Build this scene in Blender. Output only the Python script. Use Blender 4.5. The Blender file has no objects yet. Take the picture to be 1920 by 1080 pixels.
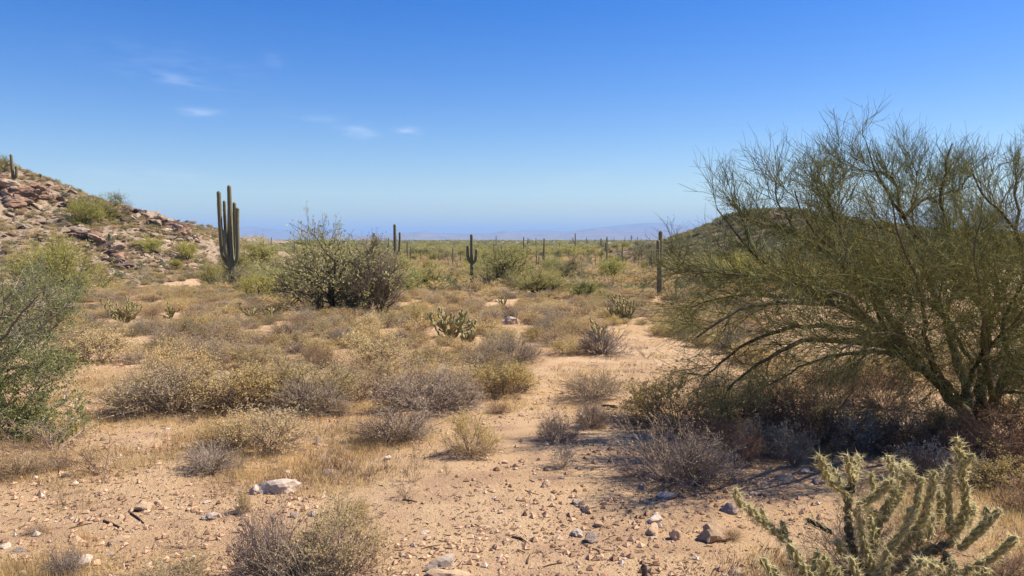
import bpy, math
import numpy as np
from mathutils import Vector, Matrix

# ------------------------------------------------------------------ camera, sky, sun, exposure
SC = bpy.context.scene
COL = SC.collection
F = 1450.0                      # focal length in photo pixels (1920 wide)
HORIZON = 448.0
EYE = 1.65
PITCH = math.atan((540.0 - HORIZON) / F)

cam_data = bpy.data.cameras.new("camera")
cam_data.sensor_width = 36.0
cam_data.lens = 36.0 * F / 1920.0
cam_data.clip_start = 0.05
cam_data.clip_end = 200000.0
camera = bpy.data.objects.new("camera", cam_data)
camera.location = (0, 0, EYE)
camera.rotation_euler = (math.pi / 2 - PITCH, 0, 0)
COL.objects.link(camera)
SC.camera = camera

SUN_AZ = math.radians(73)       # to the right of the view direction (+Y)
SUN_EL = math.radians(51)
SUN_DIR = Vector((math.sin(SUN_AZ) * math.cos(SUN_EL), math.cos(SUN_AZ) * math.cos(SUN_EL), math.sin(SUN_EL)))


def pix_dir(px, py):
    """unit direction of the ray that leaves the camera at a photo pixel"""
    cx, cz = (px - 960.0) / F, -(py - 540.0) / F
    c, s = math.cos(PITCH), math.sin(PITCH)
    v = np.array([cx, c + s * cz, -s + c * cz])
    return v / np.linalg.norm(v)


world = bpy.data.worlds.new("World")
SC.world = world
world.use_nodes = True
wt = world.node_tree
for n in list(wt.nodes):
    wt.nodes.remove(n)
w_out = wt.nodes.new("ShaderNodeOutputWorld")
w_bg = wt.nodes.new("ShaderNodeBackground")
sky = wt.nodes.new("ShaderNodeTexSky")
sky.sky_type = 'NISHITA'
sky.sun_disc = False
sky.sun_elevation = SUN_EL
sky.sun_rotation = SUN_AZ
sky.altitude = 350
sky.air_density = 1.08
sky.dust_density = 0.5
sky.ozone_density = 3.0
w_bg.inputs["Strength"].default_value = 0.077
wt.links.new(w_bg.outputs[0], w_out.inputs[0])
# a few thin cirrus wisps, fixed in the sky by direction
w_tc = wt.nodes.new("ShaderNodeTexCoord")
cloud_sum = None
for (px, py, su, sv, tilt, amp) in [(338, 152, .034, .005, -.10, .16), (374, 210, .020, .006, -.06, .20), (673, 248, .018, .006, -.15, .27),
                                    (764, 247, .013, .005, 0, .25), (514, 112, .010, .008, 0, .08), (290, 328, .060, .008, -.05, .12),
                                    (590, 225, .05, .007, -.05, .08), (1100, 330, .06, .008, .25, .06), (330, 120, .09, .02, -.1, .05)]:
    d = Vector(pix_dir(px, py))
    u = Vector((d.y, -d.x, 0)).normalized()
    v = d.cross(u).normalized() * -1
    uu = (u * math.cos(tilt) + v * math.sin(tilt)) / su
    vv = (v * math.cos(tilt) - u * math.sin(tilt)) / sv
    outs = []
    for ax in (uu, vv):
        sub = wt.nodes.new("ShaderNodeVectorMath"); sub.operation = 'SUBTRACT'
        wt.links.new(w_tc.outputs["Generated"], sub.inputs[0]); sub.inputs[1].default_value = d
        dot = wt.nodes.new("ShaderNodeVectorMath"); dot.operation = 'DOT_PRODUCT'
        wt.links.new(sub.outputs[0], dot.inputs[0]); dot.inputs[1].default_value = ax
        sq = wt.nodes.new("ShaderNodeMath"); sq.operation = 'MULTIPLY'
        wt.links.new(dot.outputs["Value"], sq.inputs[0]); wt.links.new(dot.outputs["Value"], sq.inputs[1])
        outs.append(sq)
    ad = wt.nodes.new("ShaderNodeMath"); ad.operation = 'ADD'
    wt.links.new(outs[0].outputs[0], ad.inputs[0]); wt.links.new(outs[1].outputs[0], ad.inputs[1])
    ex = wt.nodes.new("ShaderNodeMath"); ex.operation = 'POWER'; ex.inputs[0].default_value = 0.4
    wt.links.new(ad.outputs[0], ex.inputs[1])
    ml = wt.nodes.new("ShaderNodeMath"); ml.operation = 'MULTIPLY'; ml.inputs[1].default_value = amp
    wt.links.new(ex.outputs[0], ml.inputs[0])
    if cloud_sum is None:
        cloud_sum = ml
    else:
        s_ = wt.nodes.new("ShaderNodeMath"); s_.operation = 'ADD'
        wt.links.new(cloud_sum.outputs[0], s_.inputs[0]); wt.links.new(ml.outputs[0], s_.inputs[1])
        cloud_sum = s_
w_map = wt.nodes.new("ShaderNodeMapping"); w_map.inputs["Scale"].default_value = (28, 28, 130)
w_no = wt.nodes.new("ShaderNodeTexNoise"); w_no.inputs["Scale"].default_value = 1.0; w_no.inputs["Detail"].default_value = 4
w_mr = wt.nodes.new("ShaderNodeMapRange"); w_mr.inputs[1].default_value = .35; w_mr.inputs[2].default_value = .68
wt.links.new(w_tc.outputs["Generated"], w_map.inputs[0]); wt.links.new(w_map.outputs[0], w_no.inputs[0]); wt.links.new(w_no.outputs[0], w_mr.inputs[0])
w_mu = wt.nodes.new("ShaderNodeMath"); w_mu.operation = 'MULTIPLY'; w_mu.use_clamp = True
wt.links.new(cloud_sum.outputs[0], w_mu.inputs[0]); wt.links.new(w_mr.outputs[0], w_mu.inputs[1])
w_mix = wt.nodes.new("ShaderNodeMix"); w_mix.data_type = 'RGBA'
wt.links.new(w_mu.outputs[0], w_mix.inputs[0])
w_hs = wt.nodes.new("ShaderNodeHueSaturation"); w_hs.inputs["Saturation"].default_value = 1.52; w_hs.inputs["Hue"].default_value = 0.520
wt.links.new(sky.outputs[0], w_hs.inputs["Color"]); wt.links.new(w_hs.outputs[0], w_mix.inputs[6]); w_mix.inputs[7].default_value = (9.5, 9.8, 10.5, 1)
wt.links.new(w_mix.outputs[2], w_bg.inputs[0])

sun_data = bpy.data.lights.new("sun", 'SUN')
sun_data.energy = 5.0
sun_data.angle = math.radians(0.53)
sun_data.color = (1.0, 0.91, 0.78)
sun = bpy.data.objects.new("sun", sun_data)
sun.rotation_euler = (-SUN_DIR).to_track_quat('-Z', 'Y').to_euler()
sun.location = (20, 10, 30)
COL.objects.link(sun)

SC.view_settings.view_transform = 'Standard'
SC.view_settings.look = 'None'
SC.view_settings.exposure = 0.92
SC.view_settings.gamma = 1.0
SC.view_settings.use_curve_mapping = False
SC.render.engine = 'CYCLES'
SC.cycles.max_bounces = 6
SC.cycles.diffuse_bounces = 3
SC.cycles.transmission_bounces = 3
SC.cycles.volume_bounces = 0
SC.cycles.use_denoising = True
SC.cycles.denoising_prefilter = 'ACCURATE'

rng = np.random.default_rng(11)

# ------------------------------------------------------------------ noise and terrain


def _hash(ix, iy, seed):
    h = (ix.astype(np.int64) * 374761393 + iy.astype(np.int64) * 668265263 + seed * 1442695041) & 0xFFFFFFFF
    h = ((h ^ (h >> 13)) * 1274126177) & 0xFFFFFFFF
    return ((h ^ (h >> 16)) & 0xFFFFFF) / float(0xFFFFFF)


def vnoise(x, y, seed=0):
    x = np.asarray(x, float); y = np.asarray(y, float)
    ix = np.floor(x); iy = np.floor(y)
    fx = x - ix; fy = y - iy
    fx = fx * fx * (3 - 2 * fx); fy = fy * fy * (3 - 2 * fy)
    a = _hash(ix, iy, seed); b = _hash(ix + 1, iy, seed); c = _hash(ix, iy + 1, seed); d = _hash(ix + 1, iy + 1, seed)
    return (a * (1 - fx) + b * fx) * (1 - fy) + (c * (1 - fx) + d * fx) * fy - 0.5


def fbm(x, y, seed=0, oct=3):
    s = 0; a = 1.0
    for o in range(oct):
        s = s + a * vnoise(x * 2 ** o, y * 2 ** o, seed + o * 17); a *= .5
    return s


def smooth(a, b, t):
    t = np.clip((t - a) / (b - a), 0, 1)
    return t * t * (3 - 2 * t)


def base_z(x, y):
    yy = np.maximum(y, 0)
    return -5.5 * (1 - np.exp(-yy / 100.0)) - 0.03 * np.minimum(y, 0)


# ridge heights read as picture columns, turned into metres at the ridge's own distance
def ridge(cols, dist):
    xs = np.array([(c[0] - 960) / F * dist for c in cols]); zs = np.array([EYE + (HORIZON - c[1]) / F * dist for c in cols])
    return xs, zs


L_RX, L_RZ = ridge([(-700, 205), (-400, 215), (-150, 255), (0, 300), (60, 322), (100, 335), (130, 353), (165, 374), (200, 386), (240, 390), (275, 400), (310, 412),
                    (345, 428), (380, 444), (420, 464), (460, 482), (510, 500), (570, 522), (620, 534)], 112)
R_RX, R_RZ = ridge([(1170, 478), (1235, 466), (1265, 452), (1300, 438), (1340, 424), (1366, 405), (1400, 398), (1450, 394), (1500, 395), (1540, 402), (1620, 414),
                    (1720, 428), (1850, 436), (2000, 440), (2300, 450)], 230)


def terrain(x, y):
    x = np.asarray(x, float); y = np.asarray(y, float)
    r = np.hypot(x, y)
    z = base_z(x, y)
    b = z
    near = smooth(0.5, 4, r)
    z = z + 0.06 * fbm(x / 1.7, y / 1.7, 3) * near * (1 - smooth(60, 140, r))
    z = z + 0.35 * fbm(x / 11, y / 11, 5) * smooth(3, 14, r) * (1 - smooth(200, 500, r))
    z = z + 1.2 * fbm(x / 90, y / 90, 8, 2) * smooth(60, 220, r) * (1 - smooth(900, 2500, r))
    # rocky hill on the left
    H = np.maximum(np.interp(x, L_RX, L_RZ, left=L_RZ[0], right=-9) - b, 0)
    foot = 70 + 4 * fbm(x / 14, x * 0, 21) - 0.06 * np.clip(x + 60, -80, 0)
    t = np.clip((y - foot) / (112 - foot), 0, 1)
    s = np.where(y < 112, t ** 1.15, np.maximum(1 - (y - 112) / 90, 0))
    rough = fbm(x / 7, y / 7, 31, 4) * 1.5 + np.abs(fbm(x / 3.3, y / 3.3, 37, 3)) * 1.2 - .3
    mask = smooth(0, 2.5, H * s)
    z = z + H * s + rough * mask * (1 - .75 * smooth(.82, 1.0, t) * (y < 130))
    # rocky hill on the right
    H = np.maximum(np.interp(x, R_RX, R_RZ, left=-9, right=R_RZ[-1]) - b, 0)
    t = np.clip((y - 125) / 105, 0, 1)
    s = np.where(y < 230, t ** 1.2, np.maximum(1 - (y - 230) / 140, 0))
    rough = fbm(x / 13, y / 13, 51, 4) * 2.2 + np.abs(fbm(x / 6, y / 6, 57, 3)) * 1.6 - .4
    mask = smooth(0, 3, H * s)
    z = z + H * s + rough * mask * (1 - .75 * smooth(.85, 1.0, t) * (y < 260))
    return z


def ground_at(px, py, far=3000.0):
    """first point of the ground on the ray through a photo pixel"""
    d = pix_dir(px, py)
    ts = np.geomspace(1.0, far, 2600)
    X = d[0] * ts; Y = d[1] * ts; Z = EYE + d[2] * ts
    below = Z - terrain(X, Y) <= 0
    if not below.any():
        i = len(ts) - 1
    else:
        i = int(np.argmax(below))
    if 0 < i < len(ts):
        a, b = ts[i - 1], ts[i]
        for _ in range(12):
            m = (a + b) / 2
            if EYE + d[2] * m - float(terrain(d[0] * m, d[1] * m)) <= 0:
                b = m
            else:
                a = m
        t = b
    else:
        t = ts[i]
    return np.array([d[0] * t, d[1] * t, float(terrain(d[0] * t, d[1] * t))])


def gz(x, y):
    return float(terrain(x, y))


def at(px, py, dist):
    """point at forward distance dist on the ray through a photo pixel"""
    d = pix_dir(px, py)
    t = dist / d[1]
    return np.array([d[0] * t, dist, EYE + d[2] * t])


def to_pix(p):
    x, y, z = p[0], p[1], p[2] - EYE
    c, s = math.cos(PITCH), math.sin(PITCH)
    fwd = c * y - s * z; up = s * y + c * z
    return 960 + F * x / fwd, 540 - F * up / fwd

# ------------------------------------------------------------------ materials


def new_mat(name):
    m = bpy.data.materials.new(name); m.use_nodes = True
    nt = m.node_tree
    for n in list(nt.nodes):
        nt.nodes.remove(n)
    return m, nt, nt.nodes.new("ShaderNodeOutputMaterial")


def N(nt, kind, **kw):
    n = nt.nodes.new("ShaderNode" + kind)
    for k, v in kw.items():
        if hasattr(n, k):
            setattr(n, k, v)
        else:
            n.inputs[k].default_value = v
    return n


def mix_rgb(nt, fac, a, b, blend='MIX'):
    m = nt.nodes.new("ShaderNodeMix"); m.data_type = 'RGBA'; m.blend_type = blend
    for sock, val in ((m.inputs[0], fac), (m.inputs[6], a), (m.inputs[7], b)):
        if isinstance(val, bpy.types.NodeSocket):
            nt.links.new(val, sock)
        elif isinstance(val, (int, float)):
            sock.default_value = val
        else:
            sock.default_value = (*val, 1)
    return m.outputs[2]


def plant_mat(name, ca, cb, trans=0.0, rough_gloss=0.0, vary=.25):
    """ca..cb by the per-piece tint, small shifts per plant"""
    m, nt, out = new_mat(name)
    at_ = N(nt, "Attribute"); at_.attribute_name = "tint"
    col = mix_rgb(nt, at_.outputs["Fac"], ca, cb)
    oi = N(nt, "ObjectInfo")
    mr = N(nt, "MapRange"); mr.inputs[3].default_value = 1 - vary; mr.inputs[4].default_value = 1 + vary
    nt.links.new(oi.outputs["Random"], mr.inputs[0])
    hs = N(nt, "HueSaturation")
    nt.links.new(mr.outputs[0], hs.inputs["Value"])
    mr2 = N(nt, "MapRange"); mr2.inputs[3].default_value = .490; mr2.inputs[4].default_value = .506
    ml = N(nt, "Math", operation='FRACT'); ml2 = N(nt, "Math", operation='MULTIPLY'); ml2.inputs[1].default_value = 7.31
    nt.links.new(oi.outputs["Random"], ml2.inputs[0]); nt.links.new(ml2.outputs[0], ml.inputs[0]); nt.links.new(ml.outputs[0], mr2.inputs[0])
    nt.links.new(mr2.outputs[0], hs.inputs["Hue"])
    mr3 = N(nt, "MapRange"); mr3.inputs[3].default_value = 1.12; mr3.inputs[4].default_value = 1.12 - .9 * vary
    ml3 = N(nt, "Math", operation='FRACT'); ml4 = N(nt, "Math", operation='MULTIPLY'); ml4.inputs[1].default_value = 13.7
    nt.links.new(oi.outputs["Random"], ml4.inputs[0]); nt.links.new(ml4.outputs[0], ml3.inputs[0]); nt.links.new(ml3.outputs[0], mr3.inputs[0])
    nt.links.new(mr3.outputs[0], hs.inputs["Saturation"])
    nt.links.new(col, hs.inputs["Color"])
    dif = N(nt, "BsdfDiffuse")
    nt.links.new(hs.outputs[0], dif.inputs[0])
    sh = dif.outputs[0]
    if trans > 0:
        tr = N(nt, "BsdfTranslucent")
        nt.links.new(hs.outputs[0], tr.inputs[0])
        mx = N(nt, "MixShader"); mx.inputs[0].default_value = trans
        nt.links.new(sh, mx.inputs[1]); nt.links.new(tr.outputs[0], mx.inputs[2])
        sh = mx.outputs[0]
    if rough_gloss > 0:
        gl = N(nt, "BsdfGlossy"); gl.inputs["Roughness"].default_value = .45; gl.inputs[0].default_value = (.9, .95, 1, 1)
        mx = N(nt, "MixShader"); mx.inputs[0].default_value = rough_gloss
        nt.links.new(sh, mx.inputs[1]); nt.links.new(gl.outputs[0], mx.inputs[2])
        sh = mx.outputs[0]
    nt.links.new(sh, out.inputs[0])
    return m


M = {}
M['straw_leaf'] = plant_mat("straw_leaf", (.48, .375, .16), (.77, .61, .30), .5)
M['straw_twig'] = plant_mat("straw_twig", (.14, .10, .075), (.36, .27, .19))
M['grey_twig'] = plant_mat("grey_twig", (.12, .095, .07), (.40, .325, .25))
M['grey_leaf'] = plant_mat("grey_leaf", (.42, .325, .18), (.66, .52, .31), .45)
M['gold_leaf'] = plant_mat("gold_leaf", (.52, .34, .13), (.72, .52, .25), .45)
M['olive_leaf'] = plant_mat("olive_leaf", (.30, .25, .10), (.54, .445, .21), .45)
M['pale_leaf'] = plant_mat("pale_leaf", (.30, .27, .21), (.48, .41, .30), .25)
M['brown_leaf'] = plant_mat("brown_leaf", (.17, .10, .06), (.34, .21, .12), .3)
M['creosote_leaf'] = plant_mat("creosote_leaf", (.10, .13, .05), (.24, .26, .11), .35, .04)
M['dark_leaf'] = plant_mat("dark_leaf", (.115, .15, .05), (.33, .345, .13), .45)
M['verde_twig'] = plant_mat("verde_twig", (.12, .13, .05), (.33, .325, .14), .22)
M['verde_leaf'] = plant_mat("verde_leaf", (.28, .27, .08), (.50, .46, .18), .45)
M['yellow_leaf'] = plant_mat("yellow_leaf", (.36, .335, .08), (.58, .51, .17), .45)
M['iron_leaf'] = plant_mat("iron_leaf", (.23, .22, .10), (.46, .42, .21), .42)
M['bark'] = plant_mat("bark", (.055, .05, .034), (.14, .125, .08))
M['dead_twig'] = plant_mat("dead_twig", (.10, .08, .062), (.29, .24, .185))
M['white_twig'] = plant_mat("white_twig", (.20, .175, .13), (.46, .41, .33))
M['spine'] = plant_mat("spine", (.66, .57, .28), (.84, .76, .46), .45)
M['gravel'] = plant_mat("gravel_stone", (.22, .14, .09), (.58, .42, .28), 0, 0, 0)
M['debris'] = plant_mat("debris", (.07, .045, .035), (.30, .20, .13))


def cactus_mat(name, valley, crest, cork, z0, z1):
    m, nt, out = new_mat(name)
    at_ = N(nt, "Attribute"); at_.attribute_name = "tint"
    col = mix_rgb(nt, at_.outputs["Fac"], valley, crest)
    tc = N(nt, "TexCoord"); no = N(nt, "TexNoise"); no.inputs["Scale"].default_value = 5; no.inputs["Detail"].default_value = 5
    nt.links.new(tc.outputs["Object"], no.inputs[0])
    col = mix_rgb(nt, no.outputs[0], col, (.6, .6, .6), 'OVERLAY')
    a2 = N(nt, "Attribute"); a2.attribute_name = "cork"
    ad = N(nt, "Math", operation='ADD'); nt.links.new(a2.outputs["Fac"], ad.inputs[0])
    nb = N(nt, "Math", operation='MULTIPLY_ADD'); nb.inputs[1].default_value = .7; nb.inputs[2].default_value = -.35
    nt.links.new(no.outputs[0], nb.inputs[0]); nt.links.new(nb.outputs[0], ad.inputs[1])
    rp = N(nt, "MapRange"); rp.inputs[1].default_value = z0; rp.inputs[2].default_value = z1
    nt.links.new(ad.outputs[0], rp.inputs[0])
    col = mix_rgb(nt, rp.outputs[0], col, cork)
    b = N(nt, "BsdfPrincipled"); b.inputs["Roughness"].default_value = .75; b.inputs["Specular IOR Level"].default_value = .25
    nt.links.new(col, b.inputs["Base Color"]); nt.links.new(b.outputs[0], out.inputs[0])
    return m


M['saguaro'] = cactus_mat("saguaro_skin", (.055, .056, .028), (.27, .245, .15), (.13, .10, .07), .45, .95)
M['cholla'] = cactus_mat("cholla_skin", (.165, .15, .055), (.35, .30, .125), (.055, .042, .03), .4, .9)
M['cholla_dead'] = cactus_mat("cholla_dead_skin", (.06, .05, .045), (.13, .10, .085), (.05, .04, .035), .4, .9)


def rock_mat(name, a, b, c, scale=3.0):
    m, nt, out = new_mat(name)
    tc = N(nt, "TexCoord"); oi = N(nt, "ObjectInfo")
    mp = N(nt, "Mapping")
    nt.links.new(tc.outputs["Object"], mp.inputs[0])
    cm = N(nt, "CombineXYZ"); mu = N(nt, "Math", operation='MULTIPLY'); mu.inputs[1].default_value = 50
    nt.links.new(oi.outputs["Random"], mu.inputs[0]); nt.links.new(mu.outputs[0], cm.inputs[0]); nt.links.new(cm.outputs[0], mp.inputs["Location"])
    n1 = N(nt, "TexNoise"); n1.inputs["Scale"].default_value = scale; n1.inputs["Detail"].default_value = 6; n1.inputs["Roughness"].default_value = .65
    n2 = N(nt, "TexNoise"); n2.inputs["Scale"].default_value = scale * 5; n2.inputs["Detail"].default_value = 5; n2.inputs["Roughness"].default_value = .7
    for n in (n1, n2):
        nt.links.new(mp.outputs[0], n.inputs[0])
    r1 = N(nt, "MapRange"); r1.inputs[1].default_value = .35; r1.inputs[2].default_value = .65; nt.links.new(n1.outputs[0], r1.inputs[0])
    r2 = N(nt, "MapRange"); r2.inputs[1].default_value = .48; r2.inputs[2].default_value = .75; nt.links.new(n2.outputs[0], r2.inputs[0])
    col = mix_rgb(nt, r1.outputs[0], a, b)
    col = mix_rgb(nt, r2.outputs[0], col, c)
    hs = N(nt, "HueSaturation"); mr = N(nt, "MapRange"); mr.inputs[3].default_value = .72; mr.inputs[4].default_value = 1.25
    nt.links.new(oi.outputs["Random"], mr.inputs[0]); nt.links.new(mr.outputs[0], hs.inputs["Value"]); nt.links.new(col, hs.inputs["Color"])
    bs = N(nt, "BsdfPrincipled"); bs.inputs["Roughness"].default_value = .92; bs.inputs["Specular IOR Level"].default_value = .15
    nt.links.new(hs.outputs[0], bs.inputs["Base Color"])
    bp = N(nt, "Bump"); bp.inputs["Strength"].default_value = .6; bp.inputs["Distance"].default_value = .02
    nt.links.new(n2.outputs[0], bp.inputs["Height"]); nt.links.new(bp.outputs[0], bs.inputs["Normal"])
    nt.links.new(bs.outputs[0], out.inputs[0])
    return m


M['rock_tan'] = rock_mat("rock_tan", (.50, .34, .205), (.64, .465, .30), (.38, .25, .155), 8)
M['rock_pale'] = rock_mat("rock_pale", (.48, .38, .29), (.64, .53, .42), (.36, .27, .20), 8)
M['rock_grey'] = rock_mat("rock_grey", (.26, .205, .17), (.42, .33, .27), (.16, .12, .10), 8)
M['hill_tan'] = rock_mat("hill_tan", (.225, .17, .12), (.335, .26, .185), (.125, .097, .073), .6)
M['hill_red'] = rock_mat("hill_red", (.21, .12, .075), (.30, .185, .125), (.10, .065, .05), .6)
M['hill_dark'] = rock_mat("hill_dark", (.11, .075, .06), (.20, .14, .11), (.06, .045, .04), .6)


def ground_mat():
    m, nt, out = new_mat("desert_soil")
    geo = N(nt, "NewGeometry")

    def noise(scale, detail=5, rough=.6):
        n = N(nt, "TexNoise"); n.inputs["Scale"].default_value = scale; n.inputs["Detail"].default_value = detail; n.inputs["Roughness"].default_value = rough
        nt.links.new(geo.outputs["Position"], n.inputs[0]); return n.outputs[0]

    def rng_(sock, a, b, c=0, d=1):
        r = N(nt, "MapRange"); r.inputs[1].default_value = a; r.inputs[2].default_value = b; r.inputs[3].default_value = c; r.inputs[4].default_value = d
        nt.links.new(sock, r.inputs[0]); return r.outputs[0]
    big = noise(.35, 4); mid = noise(2.2, 6, .65); fine = noise(38, 6, .7); grit = noise(110, 3, .7)
    col = mix_rgb(nt, rng_(big, .38, .62), (.49, .32, .17), (.56, .39, .225))
    col = mix_rgb(nt, rng_(mid, .46, .62, 0, .75), col, (.36, .225, .135))
    col = mix_rgb(nt, rng_(fine, .50, .72, 0, .7), col, (.27, .175, .11))
    col = mix_rgb(nt, rng_(grit, .56, .72, 0, .65), col, (.62, .49, .36))
    col = mix_rgb(nt, rng_(grit, .44, .30, 0, .5), col, (.28, .17, .10))
    vor = N(nt, "TexVoronoi"); vor.inputs["Scale"].default_value = 26; nt.links.new(geo.outputs["Position"], vor.inputs[0])
    pe = rng_(vor.outputs["Distance"], .16, .24, 1, 0)
    rnd = N(nt, "SeparateColor"); nt.links.new(vor.outputs["Color"], rnd.inputs[0])
    pk = N(nt, "Math", operation='MULTIPLY'); nt.links.new(pe, pk.inputs[0]); nt.links.new(rng_(rnd.outputs[0], .45, .47), pk.inputs[1])
    col = mix_rgb(nt, pk.outputs[0], col, mix_rgb(nt, rnd.outputs[1], (.30, .20, .13), (.60, .48, .35)))
    # bare rocky hill ground
    hm = N(nt, "Attribute"); hm.attribute_name = "hill"
    hn = noise(.55, 7, .7); hn2 = noise(2.4, 6, .7)
    hc = mix_rgb(nt, rng_(hn, .38, .62), (.39, .30, .205), (.305, .228, .155))
    hc = mix_rgb(nt, rng_(hn2, .5, .66, 0, .85), hc, (.15, .105, .08))
    hc = mix_rgb(nt, rng_(hn2, .46, .34, 0, .6), hc, (.47, .36, .27))
    vm = N(nt, "Attribute"); vm.attribute_name = "varnish"
    hc = mix_rgb(nt, vm.outputs["Fac"], hc, mix_rgb(nt, rng_(hn2, .4, .6), (.15, .115, .085), (.25, .195, .14)))
    col = mix_rgb(nt, hm.outputs["Fac"], col, hc)
    # far valley floor: scrub too small to tell apart
    fm = N(nt, "Attribute"); fm.attribute_name = "valley"
    vn = N(nt, "TexNoise"); vn.inputs["Scale"].default_value = .012; vn.inputs["Detail"].default_value = 8; vn.inputs["Roughness"].default_value = .75
    nt.links.new(geo.outputs["Position"], vn.inputs[0])
    vc = mix_rgb(nt, rng_(vn.outputs[0], .42, .58), (.16, .15, .085), (.33, .27, .17))
    col = mix_rgb(nt, fm.outputs["Fac"], col, vc)
    bs = N(nt, "BsdfPrincipled"); bs.inputs["Roughness"].default_value = .97; bs.inputs["Specular IOR Level"].default_value = .08
    nt.links.new(col, bs.inputs["Base Color"])
    h1 = N(nt, "Math", operation='MULTIPLY_ADD'); h1.inputs[1].default_value = .5
    nt.links.new(pk.outputs[0], h1.inputs[0]); nt.links.new(fine, h1.inputs[2])
    h2 = N(nt, "Math", operation='MULTIPLY_ADD'); h2.inputs[1].default_value = .5
    nt.links.new(grit, h2.inputs[0]); nt.links.new(h1.outputs[0], h2.inputs[2])
    bp = N(nt, "Bump"); bp.inputs["Strength"].default_value = .9; bp.inputs["Distance"].default_value = .03
    nt.links.new(h2.outputs[0], bp.inputs["Height"])
    bp2 = N(nt, "Bump"); bp2.inputs["Strength"].default_value = .8; bp2.inputs["Distance"].default_value = .5
    hb = N(nt, "Math", operation='MULTIPLY'); nt.links.new(hn2, hb.inputs[0]); nt.links.new(hm.outputs["Fac"], hb.inputs[1])
    nt.links.new(hb.outputs[0], bp2.inputs["Height"]); nt.links.new(bp.outputs[0], bp2.inputs["Normal"])
    nt.links.new(bp2.outputs[0], bs.inputs["Normal"])
    nt.links.new(bs.outputs[0], out.inputs[0])
    return m


M['ground'] = ground_mat()


def simple_noise_mat(name, a, b, scale):
    m, nt, out = new_mat(name)
    geo = N(nt, "NewGeometry"); n = N(nt, "TexNoise"); n.inputs["Scale"].default_value = scale; n.inputs["Detail"].default_value = 8; n.inputs["Roughness"].default_value = .7
    nt.links.new(geo.outputs["Position"], n.inputs[0])
    r = N(nt, "MapRange"); r.inputs[1].default_value = .4; r.inputs[2].default_value = .6; nt.links.new(n.outputs[0], r.inputs[0])
    d = N(nt, "BsdfDiffuse"); nt.links.new(mix_rgb(nt, r.outputs[0], a, b), d.inputs[0]); nt.links.new(d.outputs[0], out.inputs[0])
    return m


M['mountain'] = simple_noise_mat("mountain_rock", (.16, .12, .10), (.26, .20, .16), .003)
M['far_hill'] = simple_noise_mat("far_hill_rock", (.15, .115, .09), (.29, .22, .17), .06)

# ------------------------------------------------------------------ mesh helpers


class Geo:
    """collects points and faces, then becomes ONE mesh"""

    def __init__(s):
        s.v = []; s.f = []; s.a = {}; s.n = 0

    def add(s, v, f, **attrs):
        v = np.asarray(v, np.float32).reshape(-1, 3); f = np.asarray(f, np.int32)
        s.v.append(v); s.f.append(f + s.n)
        for k in set(s.a) | set(attrs):
            val = attrs.get(k, 0.0)
            arr = np.broadcast_to(np.asarray(val, np.float32), (len(v),)) if np.ndim(val) == 0 else np.asarray(val, np.float32)
            s.a.setdefault(k, [np.zeros(s.n, np.float32)] if s.n else []).append(arr)
        s.n += len(v)
        return s

    def mesh(s, name, mat, smooth_=False):
        me = bpy.data.meshes.new(name)
        v = np.concatenate(s.v)
        me.vertices.add(len(v)); me.vertices.foreach_set("co", v.ravel())
        loops = np.concatenate([f.ravel() for f in s.f])
        tot = np.concatenate([np.full(len(f), f.shape[1], np.int32) for f in s.f])
        st = np.concatenate(([0], np.cumsum(tot)[:-1])).astype(np.int32)
        me.loops.add(len(loops)); me.loops.foreach_set("vertex_index", loops.astype(np.int32))
        me.polygons.add(len(tot)); me.polygons.foreach_set("loop_start", st)
        me.polygons.foreach_set("use_smooth", np.full(len(tot), smooth_, bool))
        for k, arrs in s.a.items():
            at_ = me.attributes.new(k, 'FLOAT', 'POINT'); at_.data.foreach_set("value", np.concatenate(arrs))
        me.update(calc_edges=True)
        me.materials.append(mat)
        return me


def unit(v):
    return v / np.maximum(np.linalg.norm(v, axis=-1, keepdims=True), 1e-9)


def tubes(g, P, R, S=3, tint=None, cap=False, prof=None, **extra):
    """P (N,K,3) centre lines, R (N,K) radii"""
    P = np.asarray(P, float); R = np.asarray(R, float)
    n, k, _ = P.shape
    T = np.empty_like(P)
    T[:, 1:-1] = P[:, 2:] - P[:, :-2]; T[:, 0] = P[:, 1] - P[:, 0]; T[:, -1] = P[:, -1] - P[:, -2]
    T = unit(T)
    mean = unit(P[:, -1] - P[:, 0] + 1e-6)
    ref = np.zeros((n, 3)); ref[np.arange(n), np.argmin(np.abs(mean), axis=1)] = 1
    A = unit(np.cross(T, ref[:, None, :])); B = np.cross(T, A)
    th = np.arange(S) * 2 * math.pi / S
    rr = R[:, :, None] * (np.ones((1, 1, S)) if prof is None else prof)
    V = P[:, :, None, :] + rr[..., None] * (np.cos(th)[None, None, :, None] * A[:, :, None, :] + np.sin(th)[None, None, :, None] * B[:, :, None, :])
    idx = np.arange(n * k * S).reshape(n, k, S)
    a = idx[:, :-1, :]; b = np.roll(idx, -1, 2)[:, :-1, :]; c = np.roll(idx, -1, 2)[:, 1:, :]; d = idx[:, 1:, :]
    Fq = np.stack([a, b, c, d], -1).reshape(-1, 4)
    at_ = dict(extra)
    if tint is not None:
        t = np.asarray(tint, float)
        at_['tint'] = (np.repeat(t, k * S) if t.ndim == 1 and len(t) == n else np.broadcast_to(t, (n, k, S)).ravel())
    g.add(V.reshape(-1, 3), Fq, **at_)
    return V


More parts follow.
